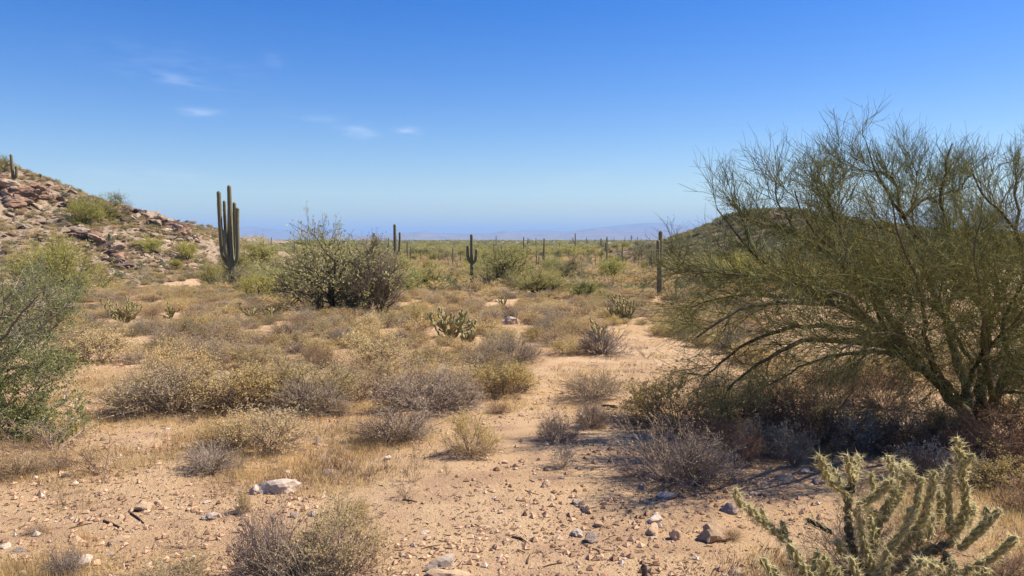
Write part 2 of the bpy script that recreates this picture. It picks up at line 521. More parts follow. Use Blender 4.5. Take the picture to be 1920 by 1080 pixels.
def leaves(g, P, D, L, W, r, flop=1.0):
    n = len(P)
    nrm = unit(r.normal(size=(n, 3)) * flop + np.array([0, 0, .6]))
    side = unit(np.cross(D, nrm))
    L = L[:, None]; W = W[:, None]
    V = np.stack([P, P + D * L * .5 + side * W * .5, P + D * L, P + D * L * .5 - side * W * .5], 1)
    idx = np.arange(4 * n).reshape(n, 4)
    g.add(V.reshape(-1, 3), idx, tint=np.repeat(r.random(n), 4))


def walk(start, d, length, K, curl, up, r):
    n = len(start)
    P = np.empty((n, K, 3)); P[:, 0] = start; d = unit(d)
    st = np.asarray(length)[:, None] / (K - 1)
    for i in range(1, K):
        d = unit(d + r.normal(size=(n, 3)) * curl + np.array([0, 0, 1.0]) * (up if np.ndim(up) == 0 else np.asarray(up)[:, None]))
        P[:, i] = P[:, i - 1] + d * st
    return P


def sample(P, per, t0, t1, r, even=False):
    """points along centre lines: (idx, pos, tangent, t)"""
    n, k, _ = P.shape
    idx = np.repeat(np.arange(n), per)
    t = t0 + (t1 - t0) * r.random(n * per)
    f = t * (k - 1); i = np.minimum(f.astype(int), k - 2); w = (f - i)[:, None]
    a = P[idx, i]; b = P[idx, i + 1]
    return idx, a * (1 - w) + b * w, unit(b - a), t


def fork(P, per, t0, t1, length, K, ang, curl, up, r, taper=.5):
    idx, pos, tan, t = sample(P, per, t0, t1, r)
    per_ = unit(np.cross(tan, r.normal(size=tan.shape)))
    a = ang * (0.6 + .8 * r.random(len(t)))[:, None]
    d = tan * np.cos(a) + per_ * np.sin(a)
    L = length * (1 - taper * t) * (.6 + .8 * r.random(len(t)))
    return walk(pos, d, L, K, curl, up, r)


def taper_r(P, r0, r1):
    n, k, _ = P.shape
    return np.broadcast_to(np.linspace(r0, r1, k), (n, k))

# ------------------------------------------------------------------ object helpers


def link(name, data, parent=None, loc=None, rotz=0.0, scale=None, kind=None):
    o = bpy.data.objects.new(name, data)
    COL.objects.link(o)
    if parent is not None:
        o.parent = parent
    if loc is not None:
        o.location = [float(c) for c in loc]
    if rotz:
        o.rotation_euler = (0, 0, rotz)
    if scale is not None:
        o.scale = scale if hasattr(scale, '__len__') else (scale,) * 3
    if kind:
        o["kind"] = kind
    return o


def tag(o, label, cat, group=None):
    o["label"] = label; o["category"] = cat
    if group:
        o["group"] = group
    return o


def thing(name, label, cat, loc, rotz=0.0, scale=None, group=None):
    return tag(link(name, None, None, loc, rotz, scale), label, cat, group)


def extent(parts):
    c = []
    for pn, me in parts:
        v = np.empty(len(me.vertices) * 3, np.float32); me.vertices.foreach_get("co", v); c.append(v.reshape(-1, 3))
    c = np.concatenate(c)
    return float(2 * np.percentile(np.abs(c[:, 0]), 97)), float(np.percentile(c[:, 2], 99.3))


def place(proto, name, loc, rotz, scale, label, cat, group=None):
    """one plant: a root with copies of the parts of its kind (shared meshes)"""
    t = thing(name, label, cat, loc, rotz, scale, group)
    for pn, me in proto:
        link(pn, me, t, kind='stuff' if pn in ('stems', 'foliage') else None)
    return t

# ------------------------------------------------------------------ the ground


def build_ground():
    ang = np.concatenate([np.radians(np.arange(-48, 48.01, .2)), np.radians(np.arange(52, 309, 4.0))])   # from +Y, clockwise
    rad = np.concatenate([[.3, .7], np.geomspace(1.2, 420, 400), np.geomspace(445, 43000, 80)])
    A, Rr = np.meshgrid(ang, rad, indexing='ij')
    X = Rr * np.sin(A); Y = Rr * np.cos(A)
    Z = terrain(X, Y)
    na, nr = A.shape
    V = np.stack([X, Y, Z], -1).reshape(-1, 3)
    idx = np.arange(na * nr).reshape(na, nr)
    nx = np.roll(idx, -1, 0)
    Q = np.stack([idx[:, :-1], idx[:, 1:], nx[:, 1:], nx[:, :-1]], -1).reshape(-1, 4)
    H1 = np.maximum(np.interp(X, L_RX, L_RZ, left=L_RZ[0], right=-9) - base_z(X, Y), 0) * smooth(70, 82, Y) * (1 - smooth(180, 200, Y))
    H2 = np.maximum(np.interp(X, R_RX, R_RZ, left=-9, right=R_RZ[-1]) - base_z(X, Y), 0) * smooth(125, 150, Y) * (1 - smooth(330, 370, Y))
    hill = np.clip(smooth(.2, 2.5, H1) + smooth(.5, 4, H2), 0, 1)
    g = Geo().add(V, Q, hill=hill.ravel(), varnish=smooth(.5, 4, H2).ravel(), valley=smooth(180, 900, Rr).ravel())
    cen = len(V)
    g.add(np.array([[0, 0, gz(0, 0)]]), np.zeros((0, 3), int))
    g.f.append(np.stack([np.full(na, cen), idx[:, 0], nx[:, 0]], -1).astype(np.int32))
    o = link("ground", g.mesh("ground", M['ground'], True)); o["kind"] = "structure"
    return o


build_ground()


def strip_mountain(name, cols, dist, depth, mat, seed, rough):
    """a ridge with a front slope, a crest and a back slope"""
    xs = np.array([c[0] for c in cols], float); ys = np.array([c[1] for c in cols], float)
    px = np.linspace(xs[0], xs[-1], 420)
    py = np.interp(px, xs, ys)
    rows = np.linspace(-1, 1, 25)
    X = np.empty((len(px), len(rows))); Y = np.empty_like(X); Z = np.empty_like(X)
    crest_h = (HORIZON - py) / F * dist + 8
    zb = -9.0
    for j, rv in enumerate(rows):
        yy = dist + rv * depth * .5
        X[:, j] = (px - 960) / F * dist; Y[:, j] = yy
        s = (1 - abs(rv)) ** .9
        nz = fbm(X[:, j] / (dist * .012), yy / (dist * .012) + 0 * px, seed, 4)
        Z[:, j] = zb + np.maximum(crest_h, 0) * s * (1 + rough * nz * (0.25 + (abs(rv) > .01)))
    V = np.stack([X, Y, Z], -1).reshape(-1, 3)
    idx = np.arange(X.size).reshape(X.shape)
    Q = np.stack([idx[:-1, :-1], idx[1:, :-1], idx[1:, 1:], idx[:-1, 1:]], -1).reshape(-1, 4)
    o = link(name, Geo().add(V, Q).mesh(name, mat, False)); o["kind"] = "structure"
    return o


strip_mountain("rocky_hill", [(180, 448), (300, 432), (345, 424), (372, 420), (400, 423), (416, 433), (436, 444), (455, 441), (480, 440), (505, 445), (540, 450)], 900, 330, M['far_hill'], 71, .35)
strip_mountain("mountain_range", [(380, 452), (560, 447), (700, 441), (745, 437), (780, 435), (800, 433), (822, 437), (870, 438), (925, 437), (945, 432), (968, 436), (1000, 439),
                                  (1040, 437), (1090, 432), (1110, 430), (1150, 433), (1210, 434), (1290, 437), (1400, 436), (1600, 441), (1900, 444), (2100, 452)], 15000, 4200, M['mountain'], 81, .06)
strip_mountain("mountain_range", [(330, 440), (420, 432), (470, 424), (520, 430), (600, 436), (700, 440), (850, 440), (960, 434), (1000, 431), (1060, 434), (1110, 428), (1180, 420), (1230, 417), (1290, 424),
                                  (1400, 430), (1550, 424), (1700, 428), (1900, 425), (2150, 440)], 22000, 5000, M['mountain'], 83, .06)

# ------------------------------------------------------------------ haze: the air of the valley
hz_m, hz_t, hz_o = new_mat("haze_air")
hv = hz_t.nodes.new("ShaderNodeVolumePrincipled")
hv.inputs["Color"].default_value = (.40, .64, 1.0, 1)
hv.inputs["Density"].default_value = 8.0e-5
hv.inputs["Anisotropy"].default_value = 0.0
hz_t.links.new(hv.outputs[0], hz_o.inputs["Volume"])
b = 46000.0; z0, z1 = -14.0, 505.0
hv_v = [(-b, -b, z0), (b, -b, z0), (b, b, z0), (-b, b, z0), (-b, -b, z1), (b, -b, z1), (b, b, z1), (-b, b, z1)]
hv_f = [(0, 3, 2, 1), (4, 5, 6, 7), (0, 1, 5, 4), (1, 2, 6, 5), (2, 3, 7, 6), (3, 0, 4, 7)]
haze = link("haze", Geo().add(hv_v, hv_f).mesh("haze", hz_m)); haze["kind"] = "stuff"
tag(haze, "pale blue haze over the far valley and mountains", "haze")

# ------------------------------------------------------------------ shrub kinds (meshes one metre wide, standing on z = 0)


def shrub(seed, stems=46, h=.62, spread=1.0, forks=5, twigs=4, n_leaf=3200, ll=.022, lw=.011, leaf='straw_leaf', twig='straw_twig', thick=.006, shell=.55, up=.02, curl=.10, stray=.15):
    r = np.random.default_rng(seed)
    az = r.random(stems) * 2 * math.pi
    el = np.arccos(1 - r.random(stems) * spread * .97)          # 0 is straight up
    lump = 1 + .22 * np.sin(az * 2 + r.random() * 6) + .16 * np.sin(az * 3 + r.random() * 6)
    d = np.stack([np.sin(el) * np.cos(az), np.sin(el) * np.sin(az), np.cos(el) + .06], -1)
    L = 1 / np.sqrt((np.sin(el) / .5) ** 2 + (np.cos(el) / h) ** 2) * lump * (.72 + stray * 2 * r.random(stems)) * .9
    base = np.stack([np.cos(az), np.sin(az), az * 0], -1) * (.07 * r.random(stems))[:, None]
    base[:, 2] = -.02
    S0 = walk(base, d, L, 6, curl, up, r)
    g = Geo(); tubes(g, S0, taper_r(S0, thick, thick * .35), 3, r.random(stems))
    S1 = fork(S0, forks, .25, .95, .34, 4, .6, curl * 1.3, up, r, .35)
    tubes(g, S1, taper_r(S1, thick * .5, thick * .25), 3, r.random(len(S1)))
    S2 = fork(S1, twigs, .2, 1, .17, 3, .7, curl * 1.3, up, r, .3)
    tubes(g, S2, taper_r(S2, thick * .36, thick * .2), 3, r.random(len(S2)))
    v = np.concatenate(g.v); v[:, 2] = np.maximum(v[:, 2], -.02); g.v = [v]
    parts = [("stems", g.mesh("shrub_stems", M[twig]))]
    if n_leaf:
        allP = np.concatenate([S2.reshape(-1, 3), S1[:, 2:].reshape(-1, 3)])
        rad = np.sqrt((allP[:, 0] ** 2 + allP[:, 1] ** 2) / .25 + (allP[:, 2] / h) ** 2)
        w = np.clip((rad - shell) / .3, .02, 1) * (allP[:, 2] > .03) * np.clip(allP[:, 2] / h * 2.2 - .15, .08, 1)
        pick = r.choice(len(allP), n_leaf, p=w / w.sum())
        P = allP[pick] + r.normal(size=(n_leaf, 3)) * .012
        D = unit(r.normal(size=(n_leaf, 3)) + unit(P - np.array([0, 0, .05])) * .8 + np.array([0, 0, .3]))
        P[:, 2] = np.maximum(P[:, 2], .01)
        gl = Geo(); leaves(gl, P, D, ll * (.6 + .8 * r.random(n_leaf)), lw * (.6 + .8 * r.random(n_leaf)), r)
        parts.append(("foliage", gl.mesh("shrub_foliage", M[leaf])))
    return parts


KINDS = {
    'straw': [shrub(s, n_leaf=6000) for s in (1, 2, 3, 4)],
    'twig': [shrub(s, stems=75, forks=5, twigs=3, n_leaf=1000, twig='grey_twig', leaf='grey_leaf', thick=.0065, h=.66, stray=.2) for s in (11, 12, 13)],
    'mauve': [shrub(s, stems=60, forks=5, twigs=5, n_leaf=3800, twig='grey_twig', leaf='grey_leaf', ll=.019, lw=.009) for s in (21, 22, 23)],
    'gold': [shrub(s, stems=90, forks=4, twigs=2, n_leaf=1500, twig='straw_twig', leaf='gold_leaf', thick=.004, ll=.03, lw=.006, up=.08) for s in (31, 32)],
    'olive': [shrub(s, n_leaf=4800, leaf='olive_leaf', ll=.026, lw=.013) for s in (41, 42, 43)],
    'pale': [shrub(s, stems=34, forks=4, twigs=3, n_leaf=1000, leaf='pale_leaf', twig='grey_twig', ll=.055, lw=.022, h=.9, spread=.7, shell=.4) for s in (51, 52)],
    'brown': [shrub(s, stems=40, n_leaf=2200, leaf='brown_leaf', ll=.03, lw=.014, h=.8, shell=.35) for s in (61, 62)],
    'sparse': [shrub(s, stems=12, forks=4, twigs=3, n_leaf=260, leaf='olive_leaf', twig='straw_twig', ll=.035, lw=.016, h=1.0, spread=.6, shell=.2, stray=.25, thick=.008) for s in (71, 72, 73)],
    'creosote': [shrub(s, stems=40, forks=6, twigs=4, n_leaf=4200, leaf='creosote_leaf', twig='dead_twig', h=.85, spread=.75, ll=.03, lw=.016, up=.06) for s in (81, 82)],
}
KINDS['belt_straw'] = [shrub(s, n_leaf=3600, ll=.032, lw=.015, stems=54) for s in (5, 6, 7, 8)]
KINDS['belt_mauve'] = [shrub(s, stems=60, twigs=4, n_leaf=1800, twig='grey_twig', leaf='grey_leaf', ll=.03, lw=.013) for s in (24, 25)]
KINDS['belt_olive'] = [shrub(s, n_leaf=3200, leaf='olive_leaf', ll=.033, lw=.016) for s in (44, 45)]
ADJ = {'straw': 'straw-coloured', 'twig': 'bare grey twiggy', 'mauve': 'mauve-grey half-bare', 'gold': 'golden dry', 'olive': 'olive-leaved', 'pale': 'pale broad-leaved', 'brown': 'brown withered',
       'sparse': 'sparse thin-stemmed', 'creosote': 'yellow-green'}


def shrub_px(kind, px, py, w, h, label, group=None, rot=None, name=None, cat="shrub", dloc=None):
    """shrub standing on the ground at a photo pixel, w and h its size in photo pixels"""
    p = ground_at(px, py) if dloc is None else dloc
    dist = p[1]
    ws = w / F * dist; hs = h / F * dist
    proto = KINDS[kind][int(rng.integers(len(KINDS[kind])))]
    wn, hn = extent(proto)
    return place(proto, name or (kind_name[kind]), p, rng.random() * 6.28 if rot is None else rot, (ws / wn, ws / wn, max(hs / hn, .25 * ws)), label, cat, group)


kind_name = {'straw': 'bursage_shrub', 'twig': 'dead_shrub', 'mauve': 'bursage_shrub', 'gold': 'dry_grass_tuft', 'olive': 'leafy_shrub', 'pale': 'brittlebush', 'brown': 'withered_shrub', 'sparse': 'desert_herb', 'creosote': 'creosote_bush'}
SHRUB_XY = []      # (x, y, radius) already taken

# ------------------------------------------------------------------ saguaros


def resample(pts, K):
    """smooth curve through given points"""
    pts = np.asarray(pts, float); n = len(pts)
    if n == 2:
        return pts[0] + (pts[1] - pts[0]) * np.linspace(0, 1, K)[:, None]
    seg = np.concatenate([[0], np.cumsum(np.linalg.norm(np.diff(pts, axis=0), axis=1))]); seg /= seg[-1]
    ext = np.vstack([2 * pts[0] - pts[1], pts, 2 * pts[-1] - pts[-2]])
    out = []
    for t in np.linspace(0, 1, K):
        i = min(int(np.searchsorted(seg, t, side='right') - 1), n - 2)
        u = (t - seg[i]) / max(seg[i + 1] - seg[i], 1e-9)
        p0, p1, p2, p3 = ext[i], ext[i + 1], ext[i + 2], ext[i + 3]
        out.append(.5 * ((2 * p1) + (-p0 + p2) * u + (2 * p0 - 5 * p1 + 4 * p2 - p3) * u * u + (-p0 + 3 * p1 - 3 * p2 + p3) * u ** 3))
    return np.array(out)


def column(pts, radii, ribs=13, K=26, cork=None, seed=0, sub=2):
    """ribbed cactus stem with a domed end"""
    P = resample(pts, K)
    tt = np.linspace(0, 1, K)
    R = np.interp(tt, np.linspace(0, 1, len(radii)), radii)
    length = np.linalg.norm(np.diff(P, axis=0), axis=1).sum()
    # dome: extra rings over the last radius
    rt = R[-1]; keep = tt * length < length - rt
    P0, R0 = P[keep], R[keep]
    tip = P[-1]; d = unit((P[-1] - P[-3])[None])[0]
    a = np.linspace(0, math.pi / 2 * .97, 6)
    c = tip - d * rt
    P1 = c + d[None] * (np.sin(a) * rt)[:, None]; R1 = np.cos(a) * rt
    P = np.vstack([P0, P1]); R = np.concatenate([R0, R1])
    r = np.random.default_rng(seed)
    R = R * (1 + .03 * r.normal(size=len(R)))
    S = ribs * sub
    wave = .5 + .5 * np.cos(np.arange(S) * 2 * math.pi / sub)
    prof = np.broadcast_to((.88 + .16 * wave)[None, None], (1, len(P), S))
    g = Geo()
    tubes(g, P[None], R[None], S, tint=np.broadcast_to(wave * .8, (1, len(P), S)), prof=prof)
    ck = np.zeros(len(P)) if cork is None else np.clip(1 - (np.cumsum(np.concatenate([[0], np.linalg.norm(np.diff(P, axis=0), axis=1)])) / cork), 0, 1)
    g.a['cork'] = [np.repeat(ck, S).astype(np.float32)]
    top = g.n - S
    g.add(tip[None], np.zeros((0, 3), int), tint=.8, cork=0)
    ring = np.arange(S) + top
    g.f.append(np.stack([ring, np.roll(ring, -1), np.full(S, top + S)], -1).astype(np.int32))
    return g


def saguaro_px(label, trunk, tr, arms, d, cork=2.0, group=None, ribs=14):
    """trunk and arms given as photo pixels at forward distance d; radii in pixels"""
    k = d / F
    pts = [at(x, y, d) for x, y in trunk]
    base = pts[0].copy()
    t = thing("saguaro_cactus", label, "cactus", base, group=group)
    rel = [p - base for p in pts]; rel[0] = rel[0] - np.array([0, 0, .25])
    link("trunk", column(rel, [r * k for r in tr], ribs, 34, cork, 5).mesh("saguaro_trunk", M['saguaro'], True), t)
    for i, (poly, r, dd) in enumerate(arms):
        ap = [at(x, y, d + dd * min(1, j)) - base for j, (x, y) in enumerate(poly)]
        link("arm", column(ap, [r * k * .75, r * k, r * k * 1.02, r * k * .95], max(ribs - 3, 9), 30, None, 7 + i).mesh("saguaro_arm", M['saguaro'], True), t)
    return t


d = ground_at(438, 542)[1]
saguaro_px("tall saguaro with five raised arms at the foot of the rocky hill", [(438, 542), (434, 494), (432, 466), (431, 394), (429.5, 347)], [7, 6.6, 5.4, 4.3, 3.6],
           [([(430, 500), (418, 480), (414.7, 449), (412, 404), (410, 358)], 4.0, .2), ([(431, 492), (424, 476), (422, 455), (420.5, 431)], 4.1, -.45), ([(430, 462), (424, 440), (421.5, 405), (420.5, 376)], 2.9, .55),
            ([(434, 496), (439.5, 480), (439.7, 436), (439.5, 379)], 3.4, .55), ([(436, 500), (444, 486), (446, 462), (445, 426), (445, 389)], 3.8, -.15)], d)
d5 = d
d = ground_at(885.5, 541)[1]
saguaro_px("three-pronged saguaro with two short arms standing alone mid-plain", [(885.5, 541), (885, 492), (884.5, 470), (884, 439)], [3.5, 3.8, 3.0, 2.6],
           [([(884, 494), (879.5, 489), (877, 480), (876.6, 461)], 2.5, -.1), ([(886, 495), (890.5, 489), (893, 480), (893.4, 467)], 2.6, -.15)], d, 1.6)
d = ground_at(1237, 555)[1]
saguaro_px("two-stemmed saguaro column beside the bare-topped palo verde", [(1237, 555), (1237, 492), (1238, 470), (1238.7, 433)], [5.2, 5.3, 4.0, 3.6],
           [([(1237, 497), (1234, 488), (1233.6, 476), (1234, 450)], 3.5, -.35)], d, 1.8)
p = ground_at(744, 520)
saguaro_px("saguaro top rising above the big middle bush", [(742, 520), (741, 470), (740, 420)], [3.4, 3.2, 2.6], [([(743, 478), (748, 470), (749.5, 455), (749.6, 435)], 2.1, .2)], p[1], 1.6)
p = ground_at(26, 342)
saguaro_px("small one-armed saguaro on the crest of the rocky hill", [(26, 341), (23, 315), (20.5, 289)], [3.0, 2.9, 2.3], [([(25.5, 336), (30, 331), (31, 324), (30.6, 311)], 2.5, -.1)], p[1], 1.0)
for (bx, by, bh, bw, lab) in [(77, 334, 8, 5, "small dark barrel cactus on the skyline of the rocky hill"), (206, 452, 15, 6.5, "dark barrel cactus beside the red-brown ledge on the hill"),
                              (329, 414, 7, 6, "stubby barrel cactus on the dark outcrop's upper edge"), (342, 421, 5, 4, "tiny barrel cactus at the lower end of the skyline outcrop")]:
    p = ground_at(bx, by); k = p[1] / F
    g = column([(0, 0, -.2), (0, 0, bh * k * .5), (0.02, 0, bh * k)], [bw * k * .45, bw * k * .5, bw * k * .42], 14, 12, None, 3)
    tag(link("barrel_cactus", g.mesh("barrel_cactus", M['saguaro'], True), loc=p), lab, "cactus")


def saguaro_proto(seed, narm):
    r = np.random.default_rng(seed)
    H = 1.0
    trunk = column([(0, 0, -.03), (.005, 0, .5), (.0, .004, H)], [.034, .038, .028], 9, 14, .4, seed)
    arms = []
    for i in range(narm):
        a = r.random() * 6.28 if narm > 1 else (0 if seed % 2 else math.pi)
        if narm > 1:
            a = i * 2 * math.pi / narm + r.random() * .8
        z = .3 + .25 * r.random(); o = .09 + .05 * r.random(); zt = z + .2 + .3 * r.random()
        c, s = math.cos(a), math.sin(a)
        arms.append(column([(0, 0, z), (c * o * .7, s * o * .7, z + .03), (c * o, s * o, z + .1), (c * o, s * o, zt)], [.02, .025, .025, .022], 8, 12, None, seed + i))
    return [("trunk", trunk.mesh("saguaro_trunk", M['saguaro'], True))] + [("arm", a.mesh("saguaro_arm", M['saguaro'], True)) for a in arms]


SAG = [saguaro_proto(101, 0), saguaro_proto(102, 0), saguaro_proto(103, 1), saguaro_proto(104, 1), saguaro_proto(105, 2), saguaro_proto(106, 3), saguaro_proto(107, 5)]
r_s = np.random.default_rng(77)
SAG_PX = []
for (px, py, h, k, lab) in [(1006, 508, 38, 0, "slender straight saguaro beside a leaning one in the middle plain"), (1010.5, 507, 29, 2, "leaning saguaro close beside a straight one in the middle plain"),
                            (1116, 506, 24, 0, "stout short saguaro between olive trees in the middle plain"), (1164, 506, 19, 1, "thin saguaro stub right of the stout short one"),
                            (908, 506, 20, 2, "short saguaro just right of the three-pronged saguaro"), (864, 497, 25, 0, "bare pole saguaro just left of the three-pronged saguaro"),
                            (823, 494, 22, 4, "many-armed saguaro above the yellow-green bush"), (770, 490, 28, 0, "slim saguaro right of the big middle bush"), (764, 488, 36, 0, "taller pale saguaro beside the slim one by the big bush"),
                            (789, 489, 22, 1, "thin lone saguaro pole between bush and many-armed saguaro"), (1067, 488, 22, 0, "thin straight saguaro above the dark green tree"), (1089, 490, 15, 0, "small saguaro post in the middle plain"),
                            (1101, 492, 13, 1, "lowest small saguaro post in the middle plain"), (1128, 491, 22, 5, "cluster-armed saguaro in the middle plain"), (1135, 482, 28, 0, "tall thin saguaro behind the cluster-armed one"),
                            (1222, 512, 42, 6, "many-armed saguaro just left of the two-stemmed column"), (1262, 524, 26, 2, "short dark saguaro just right of the two-stemmed column"), (1253, 498, 16, 3, "small pale saguaro right of the two-stemmed column"),
                            (1157, 478, 17, 0, "pole saguaro in front of the right-hand hill's toe"), (850, 480, 15, 5, "small branching saguaro left of the three-pronged one"), (1203, 490, 20, 1, "thin saguaro on the rocky patch by the right hill"),
                            (990, 468, 22, 5, "branching saguaro breaking the horizon in the middle"), (1005, 466, 20, 0, "single pole saguaro breaking the horizon in the middle"), (1184, 455, 14, 6, "big far saguaro cluster standing on the right skyline"),
                            (1100, 456, 12, 4, "far saguaro pair standing on the middle skyline"), (700, 497, 20, 0, "thin saguaro seen through the big middle bush")]:
    p = ground_at(px, py); hm = h / F * p[1]
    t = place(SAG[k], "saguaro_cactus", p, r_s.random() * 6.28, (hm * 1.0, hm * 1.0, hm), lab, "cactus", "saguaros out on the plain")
    SAG_PX.append((p[0], p[1], 1.0))
ORDS = "first second third fourth fifth sixth seventh eighth ninth tenth eleventh twelfth thirteenth fourteenth fifteenth sixteenth seventeenth eighteenth nineteenth twentieth".split()
zones = [(1500, 9999, "far saguaro speck"), (700, 1500, "distant saguaro post"), (350, 700, "smallish far saguaro"), (0, 350, "saguaro among trees")]
SPAN = [(0, 742, "left of the middle bush's saguaro"), (742, 885, "between middle bush and three-pronged saguaro"), (885, 1008, "between three-pronged saguaro and slender pair"), (1008, 1116, "just right of the slender pair"),
        (1116, 1237, "left of the two-stemmed saguaro"), (1237, 9999, "right of the two-stemmed saguaro")]
pool = {}
for i in range(120):
    dist = math.exp(r_s.uniform(math.log(150), math.log(1900)))
    px = r_s.uniform(455, 1290) if i % 7 else r_s.uniform(1290, 1900)
    x = (px - 960) / F * dist
    if (px > 1240 or px < 540) and dist < 260:
        continue
    hm = r_s.uniform(1.8, 5.0) * (1.3 if dist > 700 else 1) if i % 4 else r_s.uniform(6.5, 10.5)
    k = int(r_s.choice(7, p=[.24, .22, .16, .12, .12, .08, .06]))
    zl = [l for a, b_, l in zones if a <= dist < b_][0]; sp = [l for a, b_, l in SPAN if a <= px < b_][0]
    pool.setdefault((zl, sp), []).append((px, x, dist, hm, k))
for (zl, sp), items in pool.items():
    items.sort()
    for j, (px, x, dist, hm, k) in enumerate(items):
        lab = f"{zl}, {ORDS[j]} from left {sp}" if len(items) > 1 else f"{zl} {sp}"
        place(SAG[k], "saguaro_cactus", (x, dist, gz(x, dist)), r_s.random() * 6.28, (hm * .95, hm * .95, hm), lab, "cactus", "saguaros out on the plain")

def merged_mesh(parts, name):
    g = Geo(); mats = []; mi = []
    for pn, me in parts:
        nv = len(me.vertices); v = np.empty(nv * 3, np.float32); me.vertices.foreach_get("co", v)
        npoly = len(me.polygons); tot = np.empty(npoly, np.int32); me.polygons.foreach_get("loop_total", tot)
        lv = np.empty(len(me.loops), np.int32); me.loops.foreach_get("vertex_index", lv)
        tint = np.zeros(nv, np.float32); cork = np.zeros(nv, np.float32)
        if "tint" in me.attributes:
            me.attributes["tint"].data.foreach_get("value", tint)
        if "cork" in me.attributes:
            me.attributes["cork"].data.foreach_get("value", cork)
        st = np.concatenate(([0], np.cumsum(tot)[:-1]))
        first = True
        for sz in np.unique(tot):
            sel = st[tot == sz]
            f = lv[sel[:, None] + np.arange(sz)[None]]
            if first:
                g.add(v.reshape(-1, 3), f, tint=tint, cork=cork); first = False
            else:
                g.f.append((f + g.n - nv).astype(np.int32))
            mi.append(np.full(len(f), len(mats), np.int32))
        mats.append(me.materials[0])
    out = g.mesh(name, mats[0])
    for m in mats[1:]:
        out.materials.append(m)
    out.polygons.foreach_set("material_index", np.concatenate(mi))
    return out


# ------------------------------------------------------------------ chollas


def cholla_joint(pts, r0, r1, seed, spines=1.0, spine_len=.026, ring=.011, cork=0.0, S=10, per=5):
    """tubercled joint and its spines: two meshes' worth of geometry"""
    pts = np.asarray(pts, float)
    length = np.linalg.norm(np.diff(pts, axis=0), axis=1).sum()
    K = max(5, int(length / ring))
    P = resample(pts, K)
    rr = np.random.default_rng(seed)
    tt = np.linspace(0, 1, K)
    R = r0 + (r1 - r0) * tt
    endcap = np.sqrt(np.clip(1 - np.clip((tt * length - (length - R * 1.3)) / (R * 1.3), 0, 1) ** 2, .02, 1))
    startcap = np.sqrt(np.clip(tt * length / (R * .7) + .35, .1, 1))
    R = R * endcap * startcap * (1 + .05 * rr.normal(size=K) + .10 * np.sin(tt * length / .045 + rr.random() * 6))
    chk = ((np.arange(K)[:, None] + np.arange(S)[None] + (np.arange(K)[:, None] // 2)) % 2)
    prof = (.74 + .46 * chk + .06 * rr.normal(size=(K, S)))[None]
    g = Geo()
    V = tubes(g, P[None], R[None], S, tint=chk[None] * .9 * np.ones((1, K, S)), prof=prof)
    g.a['cork'] = [np.full(g.n, cork, np.float32)]
    g.f.append(np.array([list(range(g.n - S, g.n))], np.int32))
    sp = None
    if spines > 0:
        ks, ss = np.nonzero(chk)
        sel = rr.random(len(ks)) < spines
        ks, ss = ks[sel], ss[sel]
        A = V[0, ks, ss]; nrm = unit(A - P[ks])
        n = len(A)
        A = np.repeat(A, per, 0); nrm = np.repeat(nrm, per, 0)
        D = unit(nrm + rr.normal(size=(n * per, 3)) * .75)
        D = np.where((D * nrm).sum(1, keepdims=True) < .15, unit(D + nrm), D)
        L = spine_len * (.25 + .95 * rr.random(n * per) ** 1.4)[:, None]
        side = unit(np.cross(D, rr.normal(size=D.shape))) * (spine_len * .03)
        Vs = np.stack([A - side, A + side, A + D * L], 1).reshape(-1, 3)
        sp = Geo().add(Vs, np.arange(len(Vs)).reshape(-1, 3), tint=np.repeat(rr.random(n * per), 3))
    return g, sp


